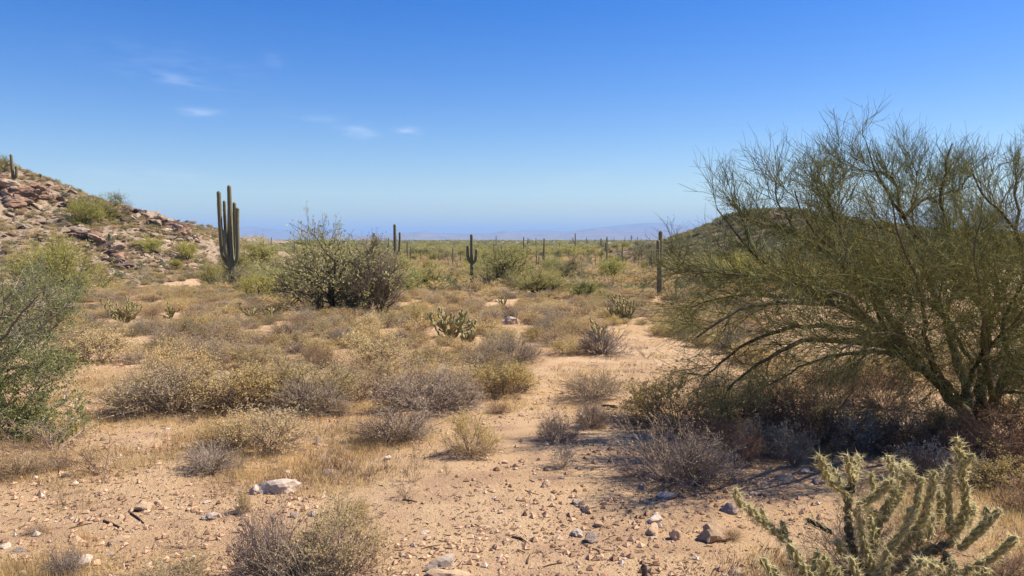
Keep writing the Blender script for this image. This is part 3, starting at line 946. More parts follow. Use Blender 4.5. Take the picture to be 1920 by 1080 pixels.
def near_cholla():
    d0 = 4.15
    root = np.array([*at(1655, 1100, d0)[:2], 0]); root[2] = gz(root[0], root[1])
    t = thing("cholla_cactus", "large spiny green cholla with upright joints in the near right corner", "cactus", root)
    J = [  # photo pixel polyline, radius start/end (px), depth offset start/end (m), corky
        ([(1655, 1150), (1652, 1095), (1645, 1060)], 15, 13, 0, 0, .9),
        ([(1648, 1085), (1618, 1060), (1596, 1025), (1591, 985), (1590, 937), (1600, 893)], 11, 8.5, 0, -.05, .75),
        ([(1597, 905), (1592, 880), (1589, 853)], 7, 8, -.05, -.08, 0), ([(1601, 900), (1606, 876), (1609, 852)], 7, 7.5, -.05, .02, 0),
        ([(1589, 928), (1570, 914), (1549, 897)], 8, 8, -.05, -.12, .1), ([(1551, 900), (1543, 878), (1537, 853)], 8, 8, -.12, -.15, 0), ([(1582, 912), (1570, 893), (1560, 874)], 6, 6, .05, .12, .5),
        ([(1640, 1062), (1637, 1020), (1646, 985), (1664, 945)], 11, 9, .1, .05, .6), ([(1664, 948), (1674, 920), (1676, 893)], 9, 8.5, .05, 0, 0), ([(1675, 897), (1672, 876), (1664, 854)], 8, 8, 0, -.05, 0),
        ([(1614, 946), (1638, 932), (1656, 916), (1674, 898)], 9, 8, -.1, -.2, .15), ([(1681, 940), (1690, 910), (1697, 868)], 9, 9, .1, .12, 0), ([(1655, 978), (1668, 955), (1682, 936)], 9, 8, .1, .1, .3),
        ([(1697, 885), (1706, 878), (1714, 889)], 7, 7, .12, .14, 0), ([(1676, 880), (1690, 873), (1700, 868)], 6, 7, 0, .05, 0),
        ([(1642, 1062), (1672, 1036), (1700, 1016), (1722, 988)], 11, 10, -.05, -.15, .7), ([(1722, 990), (1735, 962), (1740, 938)], 9, 9, -.15, -.18, .2), ([(1740, 942), (1747, 915), (1753, 882)], 9, 8, -.18, -.2, 0),
        ([(1742, 1012), (1743, 985), (1748, 962)], 8, 7.5, -.1, -.1, 0),
        ([(1780, 1000), (1780, 967), (1777, 911), (1780, 871)], 9, 8, .12, .1, 0),
        ([(1663, 1070), (1705, 1046), (1740, 1034), (1779, 1020)], 11, 10, .05, .1, .7), ([(1775, 1026), (1788, 1008), (1796, 985)], 9, 9, .1, .12, .3),
        ([(1794, 992), (1808, 962), (1810, 935), (1806, 897)], 10, 9, .12, .1, .1), ([(1806, 902), (1801, 870), (1798, 848), (1794, 820)], 9, 9, .1, .08, 0), ([(1803, 873), (1814, 862), (1827, 852)], 8, 8.5, .1, .05, 0),
        ([(1812, 990), (1820, 966), (1826, 942)], 8, 8, .15, .18, 0),
        ([(1798, 1030), (1820, 1010), (1846, 985), (1875, 955)], 10, 8.5, .0, -.1, .2), ([(1770, 1085), (1812, 1072), (1856, 1048), (1880, 1030), (1906, 1005)], 10, 8.5, -.1, -.25, .2),
        ([(1680, 1100), (1730, 1092), (1780, 1084)], 11, 10, -.05, -.1, .6), ([(1776, 1034), (1772, 1058), (1750, 1090)], 9, 10, .05, 0, .6),
        ([(1640, 1100), (1570, 1112), (1505, 1070), (1473, 1010)], 10, 9, 0, -.2, .8), ([(1474, 1012), (1445, 990), (1418, 967), (1395, 948)], 9, 8, -.2, -.25, .35), ([(1396, 950), (1383, 938), (1378, 914)], 7, 7, -.25, -.27, 0),
        ([(1472, 1006), (1469, 990), (1464, 976)], 8, 7, -.2, -.2, .3), ([(1436, 984), (1430, 968), (1426, 952)], 7, 6.5, -.22, -.2, 0),
        ([(1525, 1085), (1500, 1056), (1477, 1020)], 10, 8, -.35, -.4, 0), ([(1526, 1085), (1530, 1058), (1534, 1030)], 9, 8, -.35, -.3, 0), ([(1470, 1100), (1452, 1078), (1424, 1046)], 9, 8, -.4, -.45, 0),
        ([(1612, 1090), (1603, 1070), (1592, 1044)], 9, 8, -.35, -.35, 0), ([(1570, 1100), (1566, 1082), (1572, 1064)], 9, 8, -.4, -.4, 0),
        ([(1630, 968), (1634, 990), (1641, 1014)], 7, 7, -.1, -.1, 0), ([(1640, 930), (1636, 908), (1634, 886)], 6.5, 6, .05, .08, 0), ([(1614, 948), (1630, 958), (1650, 965)], 7, 6, -.1, 0, .2),
        ([(1722, 1070), (1740, 1060), (1768, 1062)], 9, 8, -.3, -.3, 0), ([(1760, 1090), (1782, 1070), (1790, 1050)], 9, 8, -.25, -.25, 0), ([(1720, 930), (1724, 908), (1733, 895)], 7, 7, .2, .22, 0),
        ([(1700, 1000), (1718, 945), (1720, 926)], 8, 7, .2, .2, 0), ([(1560, 1000), (1535, 985), (1511, 972)], 6, 5, .1, .15, .9),
        ([(1640, 1075), (1622, 1030), (1612, 985)], 9, 8, -.12, -.18, .2), ([(1655, 1075), (1668, 1030), (1690, 1000)], 9, 8, -.15, -.22, .2), ([(1690, 1002), (1704, 975), (1706, 950)], 8, 8, -.22, -.22, 0),
        ([(1690, 1080), (1715, 1050), (1722, 1020)], 9, 8, .15, .2, .4), ([(1722, 1022), (1728, 998), (1760, 975)], 8, 8, .2, .25, 0), ([(1640, 1085), (1660, 1060), (1662, 1030)], 9, 8, -.3, -.32, 0),
        ([(1700, 1095), (1712, 1070), (1735, 1048)], 9, 8, -.32, -.35, 0), ([(1618, 985), (1606, 965), (1612, 940)], 8, 7, -.18, -.2, 0), ([(1545, 1095), (1552, 1065), (1546, 1040)], 9, 8, -.3, -.3, 0), ([(1760, 975), (1764, 945), (1762, 920)], 8, 7.5, .25, .26, 0),
        ([(1840, 992), (1850, 972), (1848, 950)], 7, 7, -.05, -.05, 0), ([(1800, 1090), (1830, 1085), (1858, 1068)], 9, 8, -.3, -.35, 0), ([(1605, 1060), (1580, 1040), (1568, 1012)], 8, 7, -.1, -.15, .3),
    ]
    for i, (poly, ra, rb, da, db, ck) in enumerate(J):
        m = len(poly)
        P = [at(x, y, d0 + da + (db - da) * j / (m - 1)) - root for j, (x, y) in enumerate(poly)]
        k = d0 / F
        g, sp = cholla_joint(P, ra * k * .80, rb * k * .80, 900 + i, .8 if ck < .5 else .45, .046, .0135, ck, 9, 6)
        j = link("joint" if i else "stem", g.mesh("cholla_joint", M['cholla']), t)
        if sp:
            link("spines", sp.mesh("cholla_spines", M['spine']), j, kind='stuff')
    return root


CH = near_cholla()


def mid_cholla(px, py, w, h, n, seed, label, dead=False, upright=.5, name="cholla_cactus"):
    r = np.random.default_rng(seed)
    p = ground_at(px, py); k = p[1] / F
    W, H = w * k, h * k
    t = thing(name, label, "cactus", p)
    mat = M['cholla_dead'] if dead else M['cholla']
    rad = .027 if not dead else .024
    tips = []
    made = 0
    base_n = max(6, n // 4)
    for i in range(base_n):
        a = i / base_n * 6.28 + r.random(); e = r.uniform(.25, 1.15)
        dr = np.array([math.cos(a) * math.sin(e), math.sin(a) * math.sin(e), math.cos(e) * 1.0])
        L = H * r.uniform(.38, .6) if e < .8 else W * r.uniform(.25, .4)
        a0 = np.array([dr[0] * .03, dr[1] * .03, -.03]); a1 = a0 + dr * L + np.array([0, 0, .05 * L])
        mid = (a0 + a1) / 2 + r.normal(size=3) * .08 * L
        tips.append((a0, mid, a1, dr)); made += 1
    q = list(tips)
    while made < n:
        a0, mid, a1, dr = q[int(r.integers(len(q)))]
        s = a1 if r.random() < .65 else mid
        nd = unit((dr + r.normal(size=3) * .55 + np.array([0, 0, upright]))[None])[0]
        L = r.uniform(.3, .5) * H * .62
        e = s + nd * L
        lim = math.hypot(e[0], e[1]) / (W * .54)
        if e[2] > H or e[2] < .03 or lim > 1:
            L *= .45; e = s + nd * L
            if e[2] > H * 1.03 or e[2] < .03 or math.hypot(e[0], e[1]) > W * .56:
                made += .04; continue
        j = (s, (s + e) / 2 + r.normal(size=3) * .06 * L, e, nd)
        tips.append(j); q.append(j); made += 1
    for i, (a0, m_, a1, dr) in enumerate(tips):
        g, sp = cholla_joint([a0, m_, a1], rad * 1.05, rad * .95, seed * 50 + i, .5 if not dead else 0, .032, .03, .6 if i < base_n else 0.0, 7, 4)
        parts_ = [("joint", g.mesh("cholla_joint", mat))] + ([("spines", sp.mesh("cholla_spines", M['spine']))] if sp else [])
        link("joint", merged_mesh(parts_, "cholla_joint"), t)
    return p


mid_cholla(232, 606, 80, 50, 100, 1, "dense round cholla by the left trees", upright=.6)
mid_cholla(320, 597, 44, 32, 36, 2, "small pale cholla right of the dense round one")
mid_cholla(845, 634, 98, 60, 90, 3, "sprawling dark-armed cholla in the middle of the shrubs", upright=.45)
mid_cholla(878, 642, 56, 42, 40, 4, "low cholla hugging the dark-armed cholla's right side", upright=.1)
mid_cholla(1168, 607, 72, 56, 110, 5, "dense pale fan-shaped cholla near the two-stemmed saguaro", upright=.9)
mid_cholla(1122, 640, 56, 58, 30, 6, "thin upright cholla growing out of a grey shrub", upright=.9)
mid_cholla(508, 596, 64, 26, 34, 7, "low sprawling cholla in front of the yellow-green bushes", upright=.1)
mid_cholla(470, 594, 44, 28, 30, 8, "low cholla with a mossy green mound beside the sprawling one", upright=.3)
mid_cholla(980, 732, 40, 42, 26, 9, "black dead cholla stump between straw shrubs", dead=True, upright=.8)
mid_cholla(945, 574, 62, 30, 34, 10, "small dark cholla behind the pale boulder", upright=.4)
mid_cholla(985, 550, 42, 30, 30, 11, "little pale cholla at the foot of the grey-green tree", upright=.5)

# ------------------------------------------------------------------ trees


def tree_proto(seed, leaf, twig='bark', n_leaf=9000, ll=.020, lw=.010, limbs=7, h=.8, spread=.8, dens=(9, 7), thick=.018, up=.05, droop=.0, shell=.3):
    """one metre wide; trunk limbs and crown"""
    r = np.random.default_rng(seed)
    az = np.arange(limbs) * 2 * math.pi / limbs + r.random(limbs) * .9
    el = np.arccos(1 - r.random(limbs) * spread)
    d_ = np.stack([np.sin(el) * np.cos(az), np.sin(el) * np.sin(az), np.cos(el) + .15], -1)
    L = .8 / np.sqrt((np.sin(el) / .5) ** 2 + (np.cos(el) / h) ** 2)
    b0 = np.zeros((limbs, 3)); b0[:, 2] = -.03; b0[:, :2] = r.normal(size=(limbs, 2)) * .012
    S0 = walk(b0, d_, L, 8, .16, up, r)
    g = Geo(); tubes(g, S0, taper_r(S0, thick, thick * .3), 5, r.random(limbs))
    S1 = fork(S0, dens[0], .2, 1, .36, 5, .75, .16, up - droop, r, .4)
    tubes(g, S1, taper_r(S1, thick * .35, thick * .12), 3, r.random(len(S1)))
    gt = Geo()
    S2 = fork(S1, dens[1], .15, 1, .2, 4, .7, .16, up - droop, r, .3)
    tubes(gt, S2, taper_r(S2, thick * .13, thick * .07), 3, r.random(len(S2)))
    P = S2[:, 1:].reshape(-1, 3)
    pick = r.choice(len(P), n_leaf)
    Pq = P[pick] + r.normal(size=(n_leaf, 3)) * .014
    Pq[:, 2] = np.maximum(Pq[:, 2], .01)
    D = unit(r.normal(size=(n_leaf, 3)) + np.array([0, 0, .5 - droop * 8]))
    gl = Geo(); leaves(gl, Pq, D, ll * (.6 + .8 * r.random(n_leaf)), lw * (.6 + .8 * r.random(n_leaf)), r)
    crown = gl.mesh("tree_crown", M[leaf])
    tw = gt.mesh("tree_twigs", M[twig])
    return [("trunk", g.mesh("tree_trunk", M['bark'])), ("crown", crown), ("stems", tw)]


TREES = {
    'yellow': [tree_proto(s, 'yellow_leaf', 'verde_twig', 9000, .03, .007, h=.62, up=.08) for s in (201, 202)],
    'verde': [tree_proto(s, 'verde_leaf', 'verde_twig', 8000, .032, .007, h=.7, up=.06) for s in (211, 212, 213)],
    'iron': [tree_proto(s, 'iron_leaf', 'dead_twig', 6000, .022, .011, h=.75, limbs=8) for s in (221, 222, 223)],
    'dark': [tree_proto(s, 'dark_leaf', 'bark', 6500, .026, .013, h=.8) for s in (231, 232)],
    'dead': [tree_proto(s, 'brown_leaf', 'dead_twig', 900, .02, .01, limbs=22, h=1.1, spread=.55, dens=(9, 9), thick=.014) for s in (241,)],
    'airy': [tree_proto(s, 'verde_leaf', 'verde_twig', 1800, .03, .008, h=.8, limbs=6, dens=(8, 6)) for s in (251,)],
}
T_NAME = {'yellow': 'palo_verde_tree', 'verde': 'palo_verde_tree', 'iron': 'ironwood_tree', 'dark': 'mesquite_tree', 'dead': 'dead_tree', 'airy': 'palo_verde_tree'}


def tree_px(kind, px, py, w, h, label, group=None, var=None, p=None, wscale=1.0):
    p = ground_at(px, py) if p is None else p
    k = p[1] / F
    pr = TREES[kind]; pr = pr[int(rng.integers(len(pr)))] if var is None else pr[var]
    wn, hn = extent(pr)
    ws = w * k / wn
    return place(pr, T_NAME[kind], p, rng.random() * 6.28, (ws, ws * .95, h * k / hn), label, "tree" if kind != 'dead' else "tree", group)


# the big bush in the middle: a leafy ironwood, its airy top and a dead neighbour
pc = ground_at(630, 588)
tree_px('iron', 632, 588, 215, 150, "big grey-green leafy tree-bush with pale twigs in the middle distance", var=0)
tree_px('dead', 708, 590, 115, 145, "dense dark bare-branched bush joined to the big grey-green one", var=0)
tree_px('airy', 592, 578, 120, 178, "taller wispy-topped bush behind the big grey-green one's left side", var=0)
tree_px('dark', 660, 590, 70, 70, "dark shaded bush at the foot of the big grey-green one")
tree_px('iron', 690, 575, 130, 118, "olive bush filling behind the dark bare branches", var=2)
tree_px('yellow', 797, 547, 84, 52, "bright yellow-green rounded palo verde right of the big bush")
tree_px('verde', 760, 552, 70, 45, "duller green palo verde touching the bright yellow-green one")
tree_px('airy', 946, 541, 120, 84, "open grey-green tree with visible dark branches right of the three-pronged saguaro")
tree_px('iron', 946, 540, 80, 62, "grey-green tree half hidden in the open-branched one")
tree_px('yellow', 1008, 553, 96, 48, "yellow-green low palo verde below the two slender saguaros")
tree_px('iron', 1066, 533, 84, 52, "brownish olive tree right of the low yellow-green one")
tree_px('verde', 1146, 533, 86, 52, "olive palo verde left of the two-stemmed saguaro")
tree_px('dark', 1098, 560, 66, 34, "low dark bush in front of the olive trees")
tree_px('dark', 1047, 487, 22, 19, "single dark green round tree standing out on the plain")
tree_px('dark', 1162, 492, 20, 14, "dark blue-green bush right of the stout short saguaro")
tree_px('verde', 490, 522, 110, 78, "green palo verde just right of the five-armed saguaro")
tree_px('yellow', 486, 560, 74, 46, "yellowish bush right of the five-armed saguaro's base")
tree_px('verde', 535, 555, 70, 50, "dull green bush left of the big middle bush")
tree_px('yellow', 398, 540, 46, 50, "thin yellow-green bush left of the five-armed saguaro")
tree_px('verde', 130, 548, 165, 108, "large soft yellow-green palo verde behind the left leafy tree", var=0)
tree_px('yellow', 85, 540, 110, 90, "yellow-green palo verde crown at the far left", var=1)
tree_px('dead', 130, 545, 50, 40, "dark dead branches below the large soft palo verde")
tree_px('verde', 180, 418, 88, 52, "broad green bush near the rocky hill's skyline", var=1)
tree_px('yellow', 160, 420, 60, 44, "yellow-green bush beside the broad one on the hill")
tree_px('airy', 222, 392, 42, 34, "feathery pale tree on the hill skyline")
tree_px('airy', 8, 322, 36, 34, "feathery shrub on the hill crest behind the small saguaro")
tree_px('yellow', 285, 472, 40, 32, "yellow-green creosote on the mid slope of the hill", var=0)
tree_px('yellow', 352, 487, 34, 36, "yellowish creosote low on the hill's right slope", var=1)
tree_px('yellow', 328, 502, 24, 18, "tiny yellow creosote on the hill's lower slope")
tree_px('verde', 1320, 540, 120, 70, "green palo verde behind the near tree's left edge")
tree_px('yellow', 1395, 530, 110, 55, "yellow-green tree seen through the near palo verde")
tree_px('iron', 1265, 520, 60, 34, "olive bush right of the two-stemmed saguaro")
tree_px('verde', 1500, 545, 130, 70, "green tree mass behind the near palo verde's middle")
tree_px('verde', 1640, 550, 140, 80, "green tree behind the near palo verde's trunk side")
tree_px('iron', 1800, 560, 160, 90, "olive tree behind the near palo verde at the right edge")

# trees over the plain
r_t = np.random.default_rng(5)
taken = [(o.location.x, o.location.y) for o in COL.objects if o.get("category") == "tree"]
BANDS = [(62, 105, "nearer"), (105, 170, "middle"), (170, 270, "farther")]
cand = []
for i in range(4000):
    dist = math.sqrt(r_t.uniform(64 ** 2, 280 ** 2)) if i % 2 else r_t.uniform(62, 150)
    px = r_t.uniform(430, 1420)
    x = (px - 960) / F * dist
    if px < 560 and 60 < dist < 190 and np.interp(x, L_RX, L_RZ, right=-9) > base_z(x, dist) + .6:
        continue
    if px > 1200 and dist > 120 and np.interp(x, R_RX, R_RZ, left=-9) > base_z(x, dist) + 2.5:
        continue
    w = r_t.uniform(2.8, 6.6)
    if any((x - a) ** 2 + (dist - c) ** 2 < (.72 * w) ** 2 for a, c in taken):
        continue
    if any(abs(px - (960 + F * sx / sy)) < w * F / dist * .34 and dist < sy for sx, sy, _ in SAG_PX + [(-4.0, 71.0, 1)]):
        continue
    taken.append((x, dist)); cand.append((x, dist, w))
    if len(cand) >= 280:
        break
pool = {}
for x, dist, w in cand:
    kind = str(r_t.choice(['yellow', 'verde', 'iron', 'dark', 'airy'], p=[.17, .36, .31, .06, .10]))
    band = [n for a, b_, n in BANDS if dist < b_ or n == "farther"][0]
    px = x / dist * F + 960
    zone = "left" if px < 760 else "middle" if px < 1080 else "right"
    pool.setdefault((kind, band, zone), []).append((px, x, dist, w))
for (kind, band, zone), items in pool.items():
    items.sort()
    look = {'yellow': "bright yellow-green", 'verde': "soft green", 'iron': "grey-olive", 'dark': "dark green", 'airy': "open airy green"}[kind]
    for j, (px, x, dist, w) in enumerate(items):
        lab = f"{look} tree in the {band} scrub of the plain's {zone} side"
        if len(items) > 1:
            lab = f"{look} tree, {ORDS[j] + ' from left' if j < 19 else 'among the rightmost'} in the {band} scrub on the plain's {zone} side"
        pr = TREES[kind]; pr = pr[int(r_t.integers(len(pr)))]
        place(pr, T_NAME[kind], (x, dist, gz(x, dist)), r_t.random() * 6.28, (w, w, w * r_t.uniform(.62, .95)), lab, "tree", "trees scattered over the plain" if j < 19 else lab + " group")

# ------------------------------------------------------------------ the near palo verde on the right
PV = ground_at(1832, 800)


def near_palo_verde():
    r = np.random.default_rng(301)
    D0 = PV[1]
    root = PV.copy()
    t = thing("palo_verde_tree", "large near palo verde with fine green twigs and a bare wispy top", "tree", root)

    def pl(pts):
        return np.array([at(x, y, D0 + dd) - root for x, y, dd in pts])
    trunks = [  # (polyline px + depth offset, r0, r1)
        ([(1832, 812, 0), (1800, 762, -.05), (1755, 715, -.15), (1712, 678, -.25), (1668, 650, -.35)], .07, .042),
        ([(1836, 812, .05), (1838, 755, .1), (1842, 700, .2), (1850, 640, .3), (1842, 575, .3)], .066, .042),
        ([(1840, 812, .05), (1862, 745, -.1), (1900, 690, -.3), (1960, 620, -.5)], .055, .034),
        ([(1834, 812, .1), (1815, 740, .5), (1790, 660, .9), (1770, 590, 1.2)], .06, .04),
    ]
    limbs = [
        # low arching limbs to the left
        ([(1700, 668, -.3), (1640, 648, -.5), (1560, 642, -.6), (1480, 655, -.7), (1400, 690, -.8), (1350, 728, -.85)], .042, .010),
        ([(1672, 652, -.35), (1600, 620, -.2), (1520, 615, .0), (1440, 635, .1), (1370, 670, .1), (1318, 710, .1)], .038, .009),
        ([(1668, 650, -.35), (1610, 596, -.7), (1540, 572, -1.0), (1450, 570, -1.2), (1370, 588, -1.3), (1300, 630, -1.4)], .038, .009),
        ([(1690, 665, -.3), (1630, 660, .2), (1560, 665, .6), (1490, 690, .9), (1430, 722, 1.0)], .032, .008),
        # left-rising limbs
        ([(1668, 650, -.35), (1600, 570, -.3), (1516, 545, -.2), (1467, 518, -.1), (1431, 497, -.1), (1375, 432, 0), (1345, 395, .05)], .036, .006),
        ([(1705, 670, -.25), (1660, 590, .1), (1600, 520, .3), (1520, 460, .4), (1440, 430, .4), (1380, 410, .4)], .036, .007),
        ([(1668, 650, -.35), (1640, 560, -.8), (1590, 490, -1.2), (1530, 440, -1.4), (1495, 395, -1.5), (1480, 355, -1.5)], .036, .006),
        ([(1560, 555, -.25), (1480, 540, -.4), (1400, 530, -.5), (1330, 525, -.5), (1285, 515, -.5)], .025, .006),
        ([(1600, 570, -.3), (1520, 560, .5), (1430, 560, .8), (1350, 570, 1.0), (1300, 590, 1.0)], .025, .006),
        # centre
        ([(1770, 590, 1.2), (1735, 520, 1.0), (1712, 456, .9), (1662, 421, .8), (1577, 389, .7), (1530, 340, .7)], .036, .006),
        ([(1842, 575, .3), (1790, 530, .1), (1729, 464, -.1), (1690, 407, -.2), (1658, 350, -.3), (1640, 310, -.3), (1628, 285, -.3)], .045, .006),
        ([(1690, 407, -.2), (1715, 380, -.1), (1743, 361, 0), (1790, 345, .2), (1820, 320, .3)], .022, .006),
        ([(1800, 540, .1), (1770, 440, -.4), (1765, 375, -.5), (1775, 315, -.6), (1785, 275, -.6)], .034, .005),
        ([(1842, 575, .3), (1850, 480, .6), (1815, 410, .8), (1790, 350, .9), (1765, 310, 1.0)], .038, .006),
        ([(1842, 600, .3), (1890, 500, .1), (1900, 410, 0), (1890, 360, 0), (1902, 320, 0)], .036, .005),
        ([(1960, 620, -.5), (1930, 500, -.9), (1900, 420, -1.1), (1850, 370, -1.2), (1830, 310, -1.2)], .034, .006),
        ([(1960, 620, -.5), (2030, 540, -.6), (2060, 450, -.6), (2040, 370, -.6)], .034, .006),
        ([(1770, 590, 1.2), (1700, 540, 1.7), (1620, 500, 2.0), (1560, 450, 2.1), (1540, 400, 2.1)], .034, .006),
        ([(1770, 590, 1.2), (1810, 500, 1.8), (1860, 430, 2.1), (1900, 360, 2.2)], .034, .006),
        ([(1712, 678, -.25), (1660, 620, -1.3), (1600, 580, -1.9), (1540, 560, -2.2), (1480, 560, -2.3)], .034, .007),
        ([(1755, 715, -.15), (1740, 630, -1.2), (1720, 540, -1.8), (1690, 470, -2.0), (1680, 400, -2.0)], .034, .006),
        ([(1862, 745, -.1), (1850, 640, -1.3), (1840, 540, -1.8), (1830, 460, -2.0), (1850, 390, -2.0)], .034, .006),
        ([(1900, 690, -.3), (1960, 690, -.9), (2020, 670, -1.4), (2080, 690, -1.6)], .03, .007),
        ([(1900, 690, -.3), (1880, 620, -1.0), (1900, 560, -1.5), (1940, 500, -1.8)], .03, .007),
        # fuller crown at the upper left
        ([(1600, 520, .3), (1570, 440, .2), (1555, 390, .1), (1560, 345, 0)], .022, .005), ([(1690, 407, -.2), (1655, 345, .3), (1600, 330, .4), (1565, 310, .4)], .018, .005), ([(1520, 460, .4), (1480, 410, .2), (1455, 365, .1), (1450, 330, .1)], .018, .005),
        ([(1712, 456, .9), (1700, 380, 1.0), (1710, 335, 1.0), (1700, 295, 1.0)], .02, .005), ([(1590, 490, -1.2), (1560, 410, -1.0), (1540, 365, -.9), (1530, 335, -.9)], .018, .005), ([(1440, 430, .4), (1400, 400, .3), (1370, 370, .3)], .010, .004),
        # filling the middle and the right
        ([(1838, 755, .1), (1880, 640, .6), (1900, 560, .9), (1930, 480, 1.0)], .03, .007), ([(1842, 700, .2), (1780, 620, -.6), (1750, 560, -.9), (1760, 480, -1.0)], .03, .007),
        ([(1755, 715, -.15), (1700, 640, .6), (1650, 570, 1.1), (1600, 530, 1.4)], .03, .007), ([(1842, 700, .2), (1900, 640, 1.0), (1950, 600, 1.4)], .026, .007),
        ([(1800, 762, -.05), (1820, 680, -.8), (1880, 600, -1.3), (1920, 520, -1.5)], .03, .007), ([(1862, 745, -.1), (1910, 740, -.6), (1960, 770, -1.0)], .024, .007),
        ([(1770, 590, 1.2), (1720, 560, .6), (1660, 540, .3), (1600, 545, .1)], .026, .007), ([(1800, 762, -.05), (1760, 690, -.9), (1700, 640, -1.4), (1640, 640, -1.7), (1580, 670, -1.8)], .028, .007),
        ([(1668, 650, -.35), (1700, 580, -.6), (1690, 520, -.8), (1650, 470, -.9)], .028, .007), ([(1842, 640, .3), (1870, 560, -.4), (1850, 500, -.6), (1800, 470, -.7)], .026, .007),
    ]
    for pts, r0, r1 in trunks:
        P = resample(pl(pts), 16)[None]
        P = P + np.concatenate([np.zeros((1, 1, 3)), r.normal(size=(1, 15, 3)) * .012], 1)
        g = Geo(); tubes(g, P, taper_r(P, r0, r1), 9, r.random(1), prof=1 + .08 * r.normal(size=(1, 16, 9)))
        link("trunk", g.mesh("palo_verde_trunk", M['bark'], True), t)
    S0 = []
    for pts, r0, r1 in limbs:
        P = resample(pl(pts), 18)[None]
        P = P + np.concatenate([np.zeros((1, 1, 3)), np.cumsum(r.normal(size=(1, 17, 3)) * .012, axis=1)], 1)
        g = Geo(); tubes(g, P, taper_r(P, r0, r1), 6, r.random(1) * .8 + .2)
        link("limb", g.mesh("palo_verde_limb", M['bark'], True), t)
        S0.append(P)
    S0 = np.concatenate(S0)
    zrel = lambda P: np.clip((P[:, 0, 2] - .9) / 1.6, 0, 1)
    # branches
    idx, pos, tan, tt = sample(S0, 36, .13, 1, r)
    kp = r.random(len(tt)) < np.where(pos[:, 2] < 1.25, .74, np.where(pos[:, 2] < 2.0, .78, .38))
    idx, pos, tan, tt = idx[kp], pos[kp], tan[kp], tt[kp]
    hgt = np.clip((pos[:, 2] - .8) / 1.8, 0, 1)
    perp = unit(np.cross(tan, r.normal(size=tan.shape)))
    a = (.35 + .55 * r.random(len(tt)))[:, None]
    S1 = walk(pos, tan * np.cos(a) + perp * np.sin(a), (.72 - .22 * tt - .2 * hgt) * (.5 + .8 * r.random(len(tt))), 9, .15, -.03 + .13 * hgt, r)
    g = Geo(); tubes(g, S1, taper_r(S1, .0050, .0020), 3, r.random(len(S1)))

    def kids(S, per, t0, length, K, amin, amax, curl, taper):
        idx, pos, tan, tt = sample(S, per, t0, 1, r)
        hgt = np.clip((pos[:, 2] - .8) / 1.8, 0, 1)
        perp = unit(np.cross(tan, r.normal(size=tan.shape)))
        a = (amin + (amax - amin) * r.random(len(tt)))[:, None]
        return walk(pos, tan * np.cos(a) + perp * np.sin(a), length * (1 - taper * tt) * (.5 + r.random(len(tt))), K, curl, -.03 + .13 * hgt, r)
    S2 = kids(S1, 9, .15, .34, 4, .35, .9, .14, .3)
    tubes(g, S2, taper_r(S2, .0028, .0014), 3, r.random(len(S2)))
    gt = Geo()
    S3 = kids(S2, 4, .12, .19, 3, .35, .85, .14, .2)
    keep = S3[:, :, 2].min(1) > .3
    S3 = S3[keep]
    tubes(gt, S3, taper_r(S3, .0017, .0009), 3, r.random(len(S3)))
    v = np.concatenate(g.v); v[:, 2] = np.maximum(v[:, 2], .02); g.v = [v]
    c = link("crown", gt.mesh("palo_verde_twigs", M['verde_twig']), t, kind='stuff')
    link("branches", g.mesh("palo_verde_branches", M['verde_twig']), c, kind='stuff')
    P = S3[:, 1:].reshape(-1, 3)
    n = 50000
    hgt = (P[:, 2] - .5) / 3.0
    w = np.clip(1.15 - np.abs(hgt - .28) * 2.6, .02, 1)
    pick = r.choice(len(P), n, p=w / w.sum())
    gl = Geo(); leaves(gl, P[pick] + r.normal(size=(n, 3)) * .008, unit(r.normal(size=(n, 3))), .016 * (.6 + .8 * r.random(n)), .006 * (.6 + .8 * r.random(n)), r)
    link("foliage", gl.mesh("palo_verde_leaflets", M['verde_leaf']), c, kind='stuff')
    return t


near_palo_verde()

# ------------------------------------------------------------------ the leafy tree at the left edge


def leafy_tree(label, px, py, limbs_px, seed, leaf, n_leaf, ll, lw, dens=(13, 6, 4), wts=True, l1=.42):
    r = np.random.default_rng(seed)
    root = ground_at(px, py); D0 = root[1]
    t = thing("leafy_tree", label, "tree", root)
    S0 = []
    for pts, r0, r1 in limbs_px:
        P = resample(np.array([at(x, y, D0 + dd) - root for x, y, dd in pts]), 14)[None]
        P = P + np.concatenate([np.zeros((1, 1, 3)), np.cumsum(r.normal(size=(1, 13, 3)) * .012, axis=1)], 1)
        g = Geo(); tubes(g, P, taper_r(P, r0, r1), 6, r.random(1))
        link("limb", g.mesh("leafy_limb", M['dead_twig'], True), t); S0.append(P)
    S0 = np.concatenate(S0)
    S1 = fork(S0, dens[0], .15, 1, l1, 6, .7, .13, .02, r, .3)
    S2 = fork(S1, dens[1], .2, 1, .26, 4, .7, .13, .02, r, .3)
    g = Geo(); tubes(g, S1, taper_r(S1, .007, .003), 4, r.random(len(S1))); tubes(g, S2, taper_r(S2, .0032, .0016), 3, r.random(len(S2)))
    v = np.concatenate(g.v); v[:, 2] = np.maximum(v[:, 2], .02); g.v = [v]
    c = link("crown", g.mesh("leafy_twigs", M['white_twig' if wts else 'dead_twig']), t, kind='stuff')
    S3 = fork(S2, dens[2], .1, 1, .13, 3, .7, .1, .03, r, .2)
    P = S3.reshape(-1, 3); P = P[P[:, 2] > .05]
    pick = r.choice(len(P), n_leaf)
    gl = Geo(); leaves(gl, P[pick] + r.normal(size=(n_leaf, 3)) * .01, unit(r.normal(size=(n_leaf, 3)) + np.array([.2, 0, .5])), ll * (.6 + .8 * r.random(n_leaf)), lw * (.6 + .8 * r.random(n_leaf)), r)
    link("foliage", gl.mesh("leafy_leaves", M[leaf]), c, kind='stuff')


